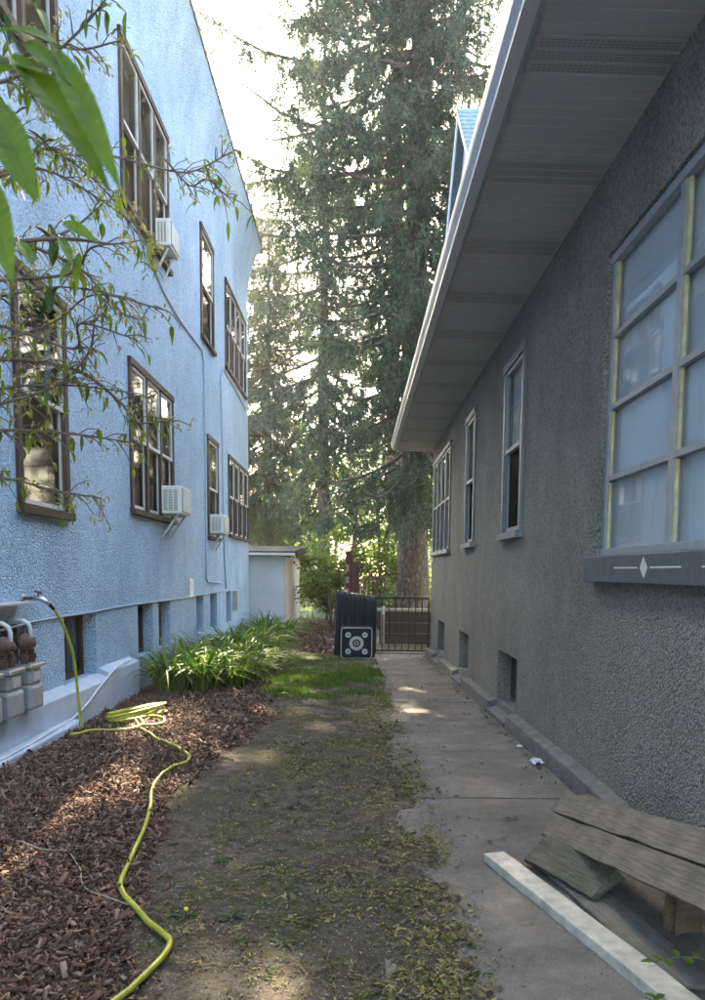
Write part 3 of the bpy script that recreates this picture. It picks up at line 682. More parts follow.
# big sunroom window
y0, y1, z0, z1 = big; o0, o1 = XR + .035, XR + .095
q = MB(); fw = .06
q.box(o0, o1, y0, y0 + fw, z0 + .05, z1 - fw); q.box(o0, o1, y1 - fw, y1, z0 + .05, z1 - fw); q.box(o0 - .01, o1, y0, y1, z1 - fw, z1); q.box(o0 - .01, o1, y0, y1, z0, z0 + .05)
ncol, nrow = 3, 4
cwid = (y1 - y0 - 2 * fw) / ncol
for k in range(1, ncol): yc = y0 + fw + k * cwid; q.box(o0 + .002, o1, yc - .035, yc + .035, z0 + .05, z1 - fw)
bigw = q.build('sunroom_window', 'light_trim', gh, bev=.003); bigw['label'] = 'large window of wide grey blue panes with a diamond sill'
rh = (z1 - z0 - .05 - fw) / nrow
for c in range(ncol):
    ya = y0 + fw + c * cwid + (.035 if c else 0); yb = y0 + fw + (c + 1) * cwid - (.035 if c < ncol - 1 else 0)
    for r in range(nrow):
        za = z0 + .05 + r * rh; zb = za + rh
        if r: MB().box(o0 + .006, o1 - .01, ya, yb, za - .018, za + .018).build('muntin', 'light_trim', bigw)
        zl, zh = za + (.018 if r else 0), zb - (.018 if r < nrow - 1 else 0)
        q = MB(); tilt = random.uniform(-.004, .004)
        q.hexa([(o0 + .034 + tilt, ya + .002, zl), (o0 + .039 + tilt, ya + .002, zl), (o0 + .039 - tilt, yb - .002, zl), (o0 + .034 - tilt, yb - .002, zl), (o0 + .034 + tilt * .3, ya + .002, zh), (o0 + .039 + tilt * .3, ya + .002, zh), (o0 + .039 - tilt, yb - .002, zh), (o0 + .034 - tilt, yb - .002, zh)])
        q.build('pane', 'pane', bigw)
        q = MB(); wv = [random.uniform(.018, .03) for _ in range(5)]
        vs = []; 
        for k in range(5): z = zl + .004 + (zh - zl - .008) * k / 4; vs += [(o0 + .012, yb - .001, z), (o0 + .012, yb - wv[k], z), (o0 + .033, yb - wv[k], z), (o0 + .033, yb - .001, z)]
        fs = [(0, 1, 2, 3), (19, 18, 17, 16)]
        for k in range(4): fs += [(k * 4 + i, k * 4 + (i + 1) % 4, k * 4 + 4 + (i + 1) % 4, k * 4 + 4 + i) for i in range(4)]
        q.add(vs, fs).build('glazing_stop', 'yellow_stop', bigw)
MB().box(XR + .097, XR + .103, y0, y1, z0, z1).build('blind', 'blind', bigw)
s_ = MB(); s_.hexa([(XR - .075, y0 - .2, 1.545), (XR + .12, y0 - .2, 1.545), (XR + .12, y1 + .04, 1.545), (XR - .075, y1 + .04, 1.545), (XR - .085, y0 - .2, 1.72), (XR + .12, y0 - .2, 1.735), (XR + .12, y1 + .04, 1.735), (XR - .085, y1 + .04, 1.72)])
sill = s_.build('window_sill', 'sill_blue', gh, bev=.006)
fx = XR - .0805
for yc in (4.33, 3.1):
    q = MB(); w2 = .005
    def pt(y, z): return (fx - (z - 1.632) / .175 * .01 - .0025, y, z)
    q.quad(pt(yc + .06, 1.64), pt(yc, 1.575), pt(yc - .06, 1.64), pt(yc, 1.705)); 
    for a, b in ((yc + .09, yc + .5), (yc - .5, yc - .09)): q.quad(pt(a, 1.635), pt(a, 1.645), pt(b, 1.645), pt(b, 1.635))
    q.build('diamond_mark', 'white_mark', sill)
# soffit of vinyl panels
pw = .302
def soffit_mesh(vent):
    m = MB(); x0, x1 = .905, XR - .004; z = 0
    prof = [(0, 0)]
    for k in range(3):
        a = k * pw / 3; prof += [(a + .006, .0), (a + .012, -.007), (a + pw / 3 - .012, -.007), (a + pw / 3 - .006, 0)]
    prof.append((pw - .002, 0)); vs = []
    for y, zz in prof: vs += [(x0, y, zz + .03), (x1, y, zz + .01)]
    fs = [(i * 2 + 1, i * 2, i * 2 + 2, i * 2 + 3) for i in range(len(prof) - 1)]
    m.add(vs, fs)
    n = len(prof); k = len(m.v)
    m.add([(x0, 0, .05), (x1, 0, .05), (x1, pw, .05), (x0, pw, .05)], [(0, 1, 2, 3)])
    if vent:
        for i in range(3):
            for j in range(26):
                for r in (.030, .055, .075):
                    x = x0 + .05 + j * .029; y = i * pw / 3 + r; zz = -.0075 + .03 - .02 * (x - x0) / (x1 - x0)
                    m.quad((x, y, zz), (x, y + .006, zz), (x + .018, y + .006, zz - .0004), (x + .018, y, zz - .0004))
    return m
sp = soffit_mesh(False).build('soffit_panel', 'soffit_vinyl', gh); sv = soffit_mesh(False).build('soffit_panel', 'soffit_vent', gh)
# slots of the vented panels
slot = MB()
for i in range(3):
    for j in range(26):
        for r in (.030, .052, .074):
            x = .905 + .05 + j * .029; y = i * pw / 3 + r; zz = -.0084 + .03 - .02 * (x - .905) / .82
            slot.quad((x, y, zz), (x, y + .007, zz), (x + .019, y + .007, zz - .0005), (x + .019, y, zz - .0005))
so_ = slot.build('vent_slots', 'slot_grey', sv); so_['kind'] = 'stuff'
LOCG = Vector(gh.location); base = {o: Vector(o.location) for o in (sp, sv)}
k = 0; yy = -1.5; first = {0: True, 1: True}
while yy < 17.55:
    v = (k % 4 == 3)
    src = sv if v else sp
    if first[int(v)]: o = src; first[int(v)] = False
    else:
        o = src.copy(); col.objects.link(o)
        for ch in src.children: c = ch.copy(); col.objects.link(c); c.parent = o
    o.location = Vector((0, yy, 4.40)) ; k += 1; yy += pw
# local coordinates of sp/sv were offset by the house origin, so placing by (0, y, z) keeps them where built
fa = MB(); fa.box(.880, .904, -1.5, 17.62, 4.40, 4.60); fa.box(.904, XR, 17.605, 17.62, 4.395, 4.60); fa.build('fascia', 'light_trim', gh)
gt = MB(); P = [(.879, 4.40), (.80, 4.40), (.795, 4.43), (.765, 4.475), (.757, 4.51), (.757, 4.53), (.767, 4.53), (.767, 4.512), (.775, 4.48), (.805, 4.435), (.81, 4.41), (.879, 4.41)]
gv = [(x, y, z) for y in (-1.5, 17.6) for x, z in P]; n = len(P)
gt.add(gv, [(i, (i + 1) % n, n + (i + 1) % n, n + i) for i in range(n)] + [tuple(range(n - 1, -1, -1)), tuple(range(n, 2 * n))]); gut = gt.build('gutter', 'gutter_metal', gh)
for y in np.arange(1, 17, 2.44): MB().box(.752, .878, y, y + .03, 4.531, 4.536).build('gutter_strap', 'gutter_metal', gut)
rf = MB()
rs = 1.0
rf.hexa([(.80, -1.6, 4.545), (6.3, -1.6, 10.045), (6.3, 17.7, 10.045), (.80, 17.7, 4.545), (.775, -1.6, 4.575), (6.3, -1.6, 10.1), (6.3, 17.7, 10.1), (.775, 17.7, 4.575)])
rf.hexa([(11.8, -1.6, 4.545), (6.302, -1.6, 10.04), (6.302, 17.7, 10.04), (11.8, 17.7, 4.545), (11.82, -1.6, 4.575), (6.302, -1.6, 10.1), (6.302, 17.7, 10.1), (11.82, 17.7, 4.575)])
rf.add([(XR, 17.39, 4.41), (11, 17.39, 4.41), (6.3, 17.39, 9.9)], [(0, 1, 2)]); rf.add([(XR, -1.4, 4.41), (11, -1.4, 4.41), (6.3, -1.4, 9.9)], [(0, 1, 2)])
roof = rf.build('roof', 'drip_edge', gh)
# dormer
DX, DY, DZ, hw, dd = 1.90, 14.2, 9.75, 1.75, 1.75
dm = MB(); ze = DZ - dd
dm.add([(DX, DY - hw + .1, 5.3), (DX, DY + hw - .1, 5.3), (DX, DY + hw - .1, ze + .1), (DX, DY, DZ - .05), (DX, DY - hw + .1, ze + .1), (6.2, DY - hw + .1, 5.3), (6.2, DY + hw - .1, 5.3), (6.2, DY + hw - .1, ze + .1), (6.2, DY, DZ - .05), (6.2, DY - hw + .1, ze + .1)],
       [(1, 0, 4, 3, 2), (0, 5, 9, 4), (6, 1, 2, 7)])
dor = dm.build('dormer', 'white_siding', gh)
q = MB()
for sg in (-1, 1):
    a = [(DX - .18, DY, DZ + .06), (DX - .18, DY + sg * (hw + .15), ze - .09)]
    q.hexa([(DX - .18, DY, DZ - .12), (DX - .15, DY, DZ - .12), (DX - .15, DY + sg * (hw + .15), ze - .27), (DX - .18, DY + sg * (hw + .15), ze - .27), (DX - .18, DY, DZ + .05), (DX - .15, DY, DZ + .05), (DX - .15, DY + sg * (hw + .15), ze - .1), (DX - .18, DY + sg * (hw + .15), ze - .1)])
q.build('bargeboard', 'white_siding', dor)
q = MB(); q.box(DX - .02, DX - .004, DY - .5, DY + .5, 6.3, 8.2); q.build('dormer_window', 'pane_screen', dor)
for sg in (-1, 1):
    ncs = 13
    for k in range(ncs):
        t0, t1 = k / ncs, (k + 1) / ncs + .02; W = hw + .18
        q = MB(); lift = .028
        A = lambda t, up: (DY + sg * W * t, DZ + .06 - (dd + .18) * t + up)
        y0a, z0a = A(t0, .006); y1a, z1a = A(t1, lift); x0 = DX - .19
        q.hexa([(x0, y0a, z0a - .02), (6.2, y0a, z0a - .02), (6.2, y1a, z1a - .03), (x0, y1a, z1a - .03), (x0, y0a, z0a), (6.2, y0a, z0a), (6.2, y1a, z1a), (x0, y1a, z1a)])
        q.build('shingle_course', 'shingle_teal', dor)

# ---------------------------------------------------------------- timber pile on the walk
def plank(name, a, b, width, thick, mat, label, roll=0., cat='plank', group=None, ragged=0., parent=None, seg=10):
    """board with its own frame: x across, y along, z up"""
    a = Vector(a); b = Vector(b); d = (b - a); L = d.length
    V = []; F = []
    for k in range(seg + 1):
        y = L * k / seg; w0 = width / 2 + random.uniform(-1, 1) * ragged; w1 = width / 2 + random.uniform(-1, 1) * ragged; t = thick / 2 * (1 + random.uniform(-.08, .08)); bow = random.uniform(-1, 1) * ragged * .3
        V += [(-w0, y, -t + bow), (w1, y, -t + bow), (w1, y, t + bow), (-w0, y, t + bow)]
    if ragged:
        for k, s in ((0, 1), (seg, -1)):
            for i in range(4): v = V[k * 4 + i]; V[k * 4 + i] = (v[0], v[1] + s * random.uniform(0, .05), v[2])
    for k in range(seg): F += [(k * 4 + i, k * 4 + (i + 1) % 4, k * 4 + 4 + (i + 1) % 4, k * 4 + 4 + i) for i in range(4)]
    F += [(3, 2, 1, 0), tuple(seg * 4 + i for i in range(4))]
    m = MB(); m.add(V, F); o = m.build(name, mat, parent, bev=.004)
    o.rotation_mode = 'QUATERNION'
    q = d.to_track_quat('Y', 'Z'); o.rotation_quaternion = q @ Matrix.Rotation(roll, 4, 'Y').to_quaternion(); o.location = a
    if label: tag(o, label, cat, group)
    return o
plank('white_board', (.775, 4.06, .03), (1.305, 2.30, .03), .125, .05, 'white_paint_wood', 'long white painted board lying on the walk', ragged=.0022)
GP = 'weathered planks by the grey wall'
plank('weathered_plank', (1.243, 4.43, .222), (1.41, 2.25, .66), .142, .046, 'weathered_wood', 'upper weathered grey plank of the tilted pair, nearest the grey wall', .95, group=GP, ragged=.007)
plank('weathered_plank', (1.165, 4.36, .105), (1.32, 2.25, .53), .142, .046, 'weathered_wood', 'lower weathered grey plank of the tilted pair, propped on a block', .99, group=GP, ragged=.006)
plank('short_plank', (.995, 4.02, .095), (1.235, 3.46, .10), .19, .045, 'dark_wood', 'short mossy plank leaning between white board and long planks', .62, ragged=.004)
plank('flat_plank', (1.10, 4.0, .021), (1.315, 2.72, .021), .21, .03, 'grey_plank', 'flat grey plank lying on the walk behind the white board', ragged=.003)
plank('wood_block', (1.40, 3.22, .125), (1.57, 3.25, .125), .075, .24, 'block_wood', 'short sawn wood block under the tilted planks', 0, 'block', ragged=.003)
plank('wood_block', (1.33, 4.60, .10), (1.54, 4.66, .10), .09, .19, 'block_wood', 'brown wood block behind the far end of the tilted planks', 0, 'block', ragged=.003)
# crumpled scrap on the kerb
def scrap(name, loc, size, label, mat='plastic_scrap'):
    m = MB(); n = 7; vs = []
    for i in range(n):
        for j in range(n):
            u, v = i / (n - 1) - .5, j / (n - 1) - .5; r = 1 - .8 * (u * u + v * v)
            vs.append((loc[0] + u * size * random.uniform(.7, 1.1), loc[1] + v * size * 1.5 * random.uniform(.7, 1.1), loc[2] + max(.002, r * size * .35 * random.random())))
    m.add(vs, [(i * n + j, (i + 1) * n + j, (i + 1) * n + j + 1, i * n + j + 1) for i in range(n - 1) for j in range(n - 1)])
    return tag(m.build(name, mat), label, 'scrap')
scrap('plastic_scrap', (1.545, 6.25, .0), .11, 'crumpled white plastic scrap lying against the grey footing')
scrap('plastic_scrap', (1.55, 6.95, -.028), .06, 'small white scrap beside the grey footing beyond the crumpled plastic')
for k, (x, y) in enumerate(((1.57, 5.75), (1.56, 7.6), (.72, 3.3))):
    pass

# ---------------------------------------------------------------- far end: gate, target, mat, post
gt_ = thing('metal_gate', 'black metal gate of upright bars against the grey house corner', 'gate', (1.07, 17.4, -.3))
q = MB(); q.box(.43, 1.70, 17.385, 17.415, .985, 1.02); q.build('top_rail', 'black_metal', gt_)
q = MB(); q.box(.43, 1.70, 17.385, 17.415, -.235, -.20); q.build('bottom_rail', 'black_metal', gt_)
for k in range(9):
    x = .45 + k * (1.68 - .45) / 8; e = .02 if k in (0, 8) else .0115
    MB().box(x - e, x + e, 17.40 - e, 17.40 + e, -.30 if k in (0, 8) else -.2, .985).build('bar', 'black_metal', gt_)
MB().box(.60, .66, 17.37, 17.384, .62, .82).build('latch', 'steel', gt_)
tag(MB().box(.4, 1.72, 17.36, 17.52, -.4, -.262).build('gate_sill', 'walk_concrete', bev=.01), 'low concrete sill under the black gate', 'kerb')
# ribbed black mat: an arched sheet standing folded behind the target
bm_ = MB(); nu, nv = 49, 12; th = .02
def matp(u, v, o):
    x = -.44 + .86 * u + (.0 - .06) * (1 - v) * (1 - u) + .02 * math.sin(v * 3); rib = .028 * abs(math.sin(u * math.pi * 8)) + o
    if v < .85: y = 16.52 + .28 * (v / .85) ** 1.4; z = -.30 + 1.38 * v / .85 - .13 * u * v
    else:
        a = (v - .85) / .15; y = 16.80 + .16 * math.sin(a * 1.5); z = 1.08 + .12 * math.sin(a * math.pi / 1.6) - .13 * u
    return (x, y - rib, z)
vs = [matp(i / (nu - 1), j / (nv - 1), 0) for j in range(nv) for i in range(nu)] + [matp(i / (nu - 1), j / (nv - 1), -th) for j in range(nv) for i in range(nu)]
fs = []
K = nu * nv
for j in range(nv - 1):
    for i in range(nu - 1):
        a = j * nu + i; fs += [(a, a + 1, a + nu + 1, a + nu), (K + a + nu, K + a + nu + 1, K + a + 1, K + a)]
for j in range(nv - 1):
    for i in (0, nu - 1): a = j * nu + i; fs.append((a, a + nu, K + a + nu, K + a))
for i in range(nu - 1):
    for j in (0, nv - 1): a = j * nu + i; fs.append((a, a + 1, K + a + 1, K + a))
tag(bm_.add(vs, fs).build('ribbed_mat', 'black_plastic', smooth=True), 'black ribbed plastic sheet standing behind the square target', 'plastic sheet')
# post behind the sheet that carries it
tg = thing('archery_target', 'square black archery target block with five white discs', 'target', (.02, 16.2, -.275))
q = MB(); tx0, tx1, tz0, tz1 = -.34, .36, -.275, .42
q.box(tx0, tx1, 16.1, 16.42, tz0, tz1); q.build('block', 'target_face', tg, bev=.05)
def rrect(x0, x1, z0, z1, r, n=6):
    P = []
    for cx, cz, a0 in ((x1 - r, z1 - r, 0), (x0 + r, z1 - r, 90), (x0 + r, z0 + r, 180), (x1 - r, z0 + r, 270)):
        for k in range(n + 1): a = R(a0 + 90 * k / n); P.append((cx + r * math.cos(a), 16.098, cz + r * math.sin(a)))
    return P
e = rrect(tx0 + .02, tx1 - .02, tz0 + .02, tz1 - .02, .07); MB().tube(e + [e[0]], .011, 6, False).build('edge_band', 'target_white', tg, True)
def disc(cx, cz, r0, r1, y):
    m = MB(); n = 24; vs = []
    for k in range(n): a = 2 * math.pi * k / n; vs += [(cx + r1 * math.cos(a), y, cz + r1 * math.sin(a)), (cx + r0 * math.cos(a), y, cz + r0 * math.sin(a))]
    fs = [(2 * k, 2 * ((k + 1) % n), 2 * ((k + 1) % n) + 1, 2 * k + 1) for k in range(n)]
    return m.add(vs, fs)
for cx, cz in ((-.17, .25), (.19, .25), (-.17, -.11), (.19, -.11)):
    disc(cx, cz, .022, .062, 16.096).build('disc', 'target_white', tg); disc(cx, cz, .0, .012, 16.096).build('disc_dot', 'target_white', tg)
disc(.01, .07, .085, .155, 16.096).build('bullseye_ring', 'target_white', tg); disc(.01, .07, .028, .05, 16.095).build('bullseye_inner_ring', 'target_white', tg)
# maroon post
rp = thing('wooden_post', 'maroon wooden post with pale patches behind the black sheet', 'post', (-.1, 19, -.29))
MB().box(-.27, -.09, 19, 19.16, -.3, 2.12).build('post', 'maroon', rp, bev=.01); MB().box(-.085, .07, 19.02, 19.14, -.3, 1.86).build('side_board', 'maroon', rp, bev=.01)
for z in (1.02, 1.32, 1.62): MB().box(-.268, -.19, 18.99, 18.998, z, z + .16).build('pale_patch', 'pale_wood', rp)
q = MB()
for k in range(14):
    a = random.uniform(0, 6.28); q.tube([(-.13, 19.1, 2.12), (-.13 + .06 * math.cos(a), 19.1 + .06 * math.sin(a), 2.3), (-.13 + random.uniform(.1, .26) * math.cos(a), 19.1 + .2 * math.sin(a), 2.36 + random.uniform(-.15, .35))], [.012, .008, .004], 5)
q.build('dry_stalks', 'twig', rp)
# low planter wall behind the gate
pl = thing('planter_wall', 'low dark timber planter with pale cap board behind the gate', 'planter', (1.6, 20, -.29))
for k in range(3): MB().box(.62, 2.9, 20 + .004 * k, 20.09, -.31 + k * .29, -.035 + k * .29).build('plank', 'dark_box', pl, bev=.01)
MB().box(.56, 2.95, 19.93, 20.16, .565, .64).build('cap_board', 'pale_wood', pl, bev=.006)
for x in (.66, 2.8): MB().box(x, x + .1, 19.94, 19.998, -.31, .56).build('stake', 'pale_wood', pl)
# maroon board fence
mf = thing('board_fence', 'dark maroon board fence behind the spruce trunks', 'fence', (3, 27.5, -.29))
bdm = MB(); bdm.box(-.07, .07, 0, .025, 0, 1.75); b0 = None
for k in range(46):
    x = .3 + k * .15
    if b0 is None: b0 = bdm.build('board', 'maroon'); b0.parent = mf; o = b0
    else: o = b0.copy(); col.objects.link(o); o.parent = mf
    o.location = Vector((x - 3, 0, random.uniform(-.02, .02)))
for z in (.25, 1.3): MB().box(.2, 7.2, 27.53, 27.58, z, z + .09).build('rail', 'maroon', mf)
# chain link fence
cf = thing('chain_link_fence', 'grey chain link fence on thin posts beyond the shed', 'fence', (-1, 30, -.29))
for x in (-3.2, -1.75, -.3, 1.2): MB().tube([(x, 30, -.35), (x, 30, 1.05)], .025, 8).build('post', 'steel', cf, True)
MB().tube([(-3.2, 30, 1.03), (1.2, 30, 1.03)], .02, 8).build('rail', 'steel', cf, True)
q = MB()
for k in range(60):
    x = -3.2 + k * .075
    q.tube([(x, 30, -.28), (min(1.2, x + 1.3 * .6), 30, min(1.02, -.28 + (min(1.2, x + 1.3 * .6) - x) / .6))], .003, 3, False); q.tube([(x, 30.004, 1.02), (min(1.2, x + 1.3 * .6), 30.004, 1.02 - (min(1.2, x + 1.3 * .6) - x) / .6)], .003, 3, False)
q.build('mesh', 'steel', cf)['kind'] = 'stuff'
# ---------------------------------------------------------------- shed and neighbours
sh = thing('shed', 'low blue block shed with shallow dark roof behind the blue house', 'shed', (-4.5, 24.4, -.29))
q = MB(); q.box(-7, -2.08, 21.62, 27, -.5, 2.02); q.build('core', 'shed_blue', sh)
bw, bhgt = .40, .20
for rr in range(12):
    for c in range(4):
        x1 = -2.062 - c * bw - (0 if rr % 2 == 0 else 0); x0 = x1 - bw
        if rr % 2: x1 = -2.062 - max(0, c * bw - bw / 2); x0 = -2.062 - (c * bw + bw / 2)
        z0 = -.42 + rr * .203
        MB().box(x0 + .004, x1 - .004, 21.6 - random.uniform(0, .003), 21.619, z0 + .003, min(2.02, z0 + .2)).build('block', 'shed_blue', sh)
q = MB(); q.box(-2.079, -2.05, 21.6, 27.02, -.5, 2.0); q.build('side_wall', 'shed_tan', sh)
q = MB(); q.hexa([(-7.3, 21.25, 2.06), (-1.72, 21.25, 2.06), (-1.72, 27.4, 2.42), (-7.3, 27.4, 2.42), (-7.3, 21.25, 2.16), (-1.72, 21.25, 2.16), (-1.72, 27.4, 2.52), (-7.3, 27.4, 2.52)]); q.build('roof', 'dark_fascia', sh)
q = MB(); q.box(-7.3, -1.74, 21.17, 21.245, 2.05, 2.12); q.build('gutter', 'gutter_metal', sh)
q = MB(); q.hexa([(-1.718, 21.25, 1.98), (-1.69, 21.25, 1.98), (-1.69, 27.4, 2.34), (-1.718, 27.4, 2.34), (-1.718, 21.25, 2.20), (-1.69, 21.25, 2.20), (-1.69, 27.4, 2.56), (-1.718, 27.4, 2.56)]); q.build('bargeboard', 'dark_fascia', sh)
def neighbour(loc, w_, d_, h, rh, wallm, roofm, label):
    x, y, z = loc; t = thing('neighbour_house', label, 'house', loc)
    m = MB(); m.box(x - w_ / 2, x + w_ / 2, y, y + d_, z - .2, z + h); m.add([(x - w_ / 2, y + .01, z + h), (x + w_ / 2, y + .01, z + h), (x, y + .01, z + h + rh)], [(0, 1, 2)]); m.build('wall', wallm, t)
    m = MB()
    for sg in (-1, 1): m.hexa([(x, y - .4, z + h + rh), (x + sg * (w_ / 2 + .4), y - .4, z + h - .25), (x + sg * (w_ / 2 + .4), y + d_ + .4, z + h - .25), (x, y + d_ + .4, z + h + rh), (x, y - .4, z + h + rh + .15), (x + sg * (w_ / 2 + .4), y - .4, z + h - .1), (x + sg * (w_ / 2 + .4), y + d_ + .4, z + h - .1), (x, y + d_ + .4, z + h + rh + .15)])
    m.build('roof', roofm, t)
    for k in (-1, 1):
        m = MB(); c = x + k * w_ / 4; m.box(c - .5, c + .5, y - .04, y - .002, z + .9, z + 2.3); f = m.build('window', 'sash_white', t)
        MB().box(c - .42, c + .42, y - .05, y - .042, z + .98, z + 2.22).build('pane', 'room_dark', f)
neighbour((-9.5, 44, -.3), 12, 9, 3.0, 2.6, 'pink_house', 'dark_fascia', 'low pinkish house far behind the blue shed')
neighbour((-11, 62, -.3), 16, 9, 5.6, 3.0, 'grey_siding', 'roof_brown', 'tall grey sided house in the far distance behind the shed')
neighbour((9.5, 48, -.3), 11, 9, 3.4, 3.0, 'pink_house', 'pink_house', 'reddish house far behind the maroon fence')

# ---------------------------------------------------------------- plants
def lily(loc, n, h, spread):
    V = []; F = []
    for _ in range(n):
        a = random.uniform(0, 6.283); L = h * random.uniform(.75, 1.35); lean = random.uniform(.5, 1.45); r0 = random.uniform(0, spread)
        bx0, by0 = r0 * math.cos(a + random.uniform(-.6, .6)), r0 * math.sin(a + random.uniform(-.6, .6)); w_ = random.uniform(.013, .022); k0 = len(V); ns = 7
        tw = random.uniform(-.4, .4)
        for i in range(ns + 1):
            t = i / ns; d = lean * L * .75 * (t ** 1.7); z = L * (t - .55 * lean * t ** 2.6); ww = w_ * (1 - t ** 3) + .0008
            sx, sy = -math.sin(a + tw * t) * ww, math.cos(a + tw * t) * ww
            cx, cy = bx0 + math.cos(a) * d, by0 + math.sin(a) * d
            V += [(cx - sx, cy - sy, z + ww * .4), (cx, cy, z), (cx + sx, cy + sy, z + ww * .4)]
        for i in range(ns):
            p = k0 + i * 3; F += [(p, p + 1, p + 4, p + 3), (p + 1, p + 2, p + 5, p + 4)]
    return V, F
LILY = []; cnt = {}
for k in range(3):
    V, F = lily((0, 0, 0), 95, .66, .20); me = bpy.data.meshes.new('foliage'); me.from_pydata(V, [], F); me.materials.append(MAT['lily_leaf']); LILY.append(me)
spots = [(-2.55, 10.15, 1.0), (-2.1, 10.3, .95), (-1.62, 10.7, .85), (-2.45, 11.0, 1.05), (-1.95, 11.3, 1.0), (-1.5, 11.7, .85), (-2.4, 12.0, 1.05), (-1.85, 12.5, 1.0), (-1.5, 13.2, .9), (-2.35, 13.2, 1.1), (-1.9, 13.9, 1.05), (-1.55, 14.6, .9), (-2.35, 14.6, 1.1), (-2.0, 15.6, 1.0), (-2.4, 16.2, 1.0), (-2.3, 18.2, 1.15), (-1.9, 18.9, 1.1), (-2.4, 19.6, 1.2), (-1.95, 20.1, 1.1)]
for i, (x, y, s) in enumerate(spots):
    o = bpy.data.objects.new('day_lily', LILY[i % 3]); col.objects.link(o); o.location = (x - (.14 if x > -1.7 else 0), y, float(mz(np.array([x]), np.array([y]))[0]) - .01); o.rotation_euler = (0, 0, random.uniform(0, 6)); s *= 1.18; o.scale = (s, s, s * random.uniform(.95, 1.1))
    far = y > 17; row = 'wall side' if x < -2.2 else ('middle' if x < -1.75 else 'outer'); cnt[(far, row)] = cnt.get((far, row), 0) + 1; num = ['first', 'second', 'third', 'fourth', 'fifth', 'sixth', 'seventh', 'eighth'][cnt[(far, row)] - 1]
    tag(o, f'{num} dark day lily clump in the {row} row before the shed' if far else f'{num} arching day lily clump in the {row} row along the blue wall', 'day lily', 'day lilies before the shed' if far else 'day lilies along the blue wall')

def leaf_verts(L, W, bend=.25, fold=.18, n=6, rip=0.):
    V = []; 
    for i in range(n + 1):
        t = i / n; w_ = W / 2 * math.sin(math.pi * min(1, t * .93 + .05)) ** .8 * (1 - .25 * t); z = -bend * L * t * t
        k_ = rip * w_ * (1 if i % 2 else -1); w2 = w_ * (1 + rip * .35 * (1 if i % 2 else -1))
        V += [(-w2, L * (t - .04 * (rip > 0)), z + fold * w_ + k_), (0, L * t, z), (w2, L * (t - .04 * (rip > 0)), z + fold * w_ + k_)]
    F = []
    for i in range(n): p = i * 3; F += [(p, p + 1, p + 4, p + 3), (p + 1, p + 2, p + 5, p + 4)]
    return np.array(V), F
def add_leaf(m, pos, d, L, W, bend=.25, fold=.18, up=(0, 0, 1), n=6, rip=0.):
    V, F = leaf_verts(L, W, bend, fold, n, rip); d = unit(d); x = np.cross(d, np.array(up, float)); x = unit(x) if np.linalg.norm(x) > .05 else np.array([1., 0, 0]); z = np.cross(x, d)
    m.add(np.array(pos) + V[:, :1] * x + V[:, 1:2] * d + V[:, 2:] * z, F)
# small weeds
def weed(x, y, n, L, label, flower=False, mat='leaf_dark'):
    z = gzz(x, y); t = thing('weed', label, 'weed', (x, y, z), 'small weeds on the dirt')
    m = MB()
    for k in range(n): a = 6.283 * k / n + random.uniform(-.3, .3); e = random.uniform(.25, .7); add_leaf(m, (x + .008 * math.cos(a), y + .008 * math.sin(a), z + .004), (math.cos(a), math.sin(a), e), L * random.uniform(.6, 1.1), L * .28, .45, .2, n=4)
    m.build('leaves', mat, t)
    if flower:
        q = MB(); q.tube([(x, y, z), (x + .01, y - .02, z + .05)], .003, 5); q.build('stem', 'leaf_dark', t)
        q = MB(); q.lathe((x + .01, y - .02, z + .05), (.2, -.4, 1), [(0, .005), (.004, .011), (.008, .009), (.010, .003)], 12); q.build('flower', 'dandelion', t)
weed(-.77, 3.29, 9, .07, 'small dandelion with one yellow flower beside the hose', True)
weed(-.55, 3.28, 10, .085, 'leafy weed right of the dandelion on the bare dirt')
weed(-.43, 3.42, 7, .06, 'small weed just behind the leafy weed on the dirt')
weed(-.48, 3.9, 8, .075, 'upright green weed further up the dirt, left of centre')
weed(-.73, 4.0, 9, .07, 'flat weed rosette near the hose bend')
weed(-1.33, 3.46, 6, .04, 'tiny green sprout in the near mulch', mat='leaf_near')
weed(-1.30, 4.35, 6, .05, 'yellow green sprout in the sunlit mulch left of the hose', mat='leaf_lime')
weed(-.30, 3.05, 8, .06, 'low weed in the catkin litter at the bottom of the photo')
weed(.38, 4.4, 9, .06, 'small weed at the edge of the walk')
weed(-.1, 6.0, 9, .07, 'green weed in the middle of the dirt strip')
weed(-1.25, 9.9, 12, .16, 'bright leafy weed at the foot of the lilies', mat='leaf_lime')
weed(-1.05, 10.1, 12, .14, 'second bright weed beside the lilies, nearer the grass', mat='leaf_lime')
weed(-1.45, 9.75, 10, .13, 'small bright weed between mulch and lilies', mat='leaf_lime')
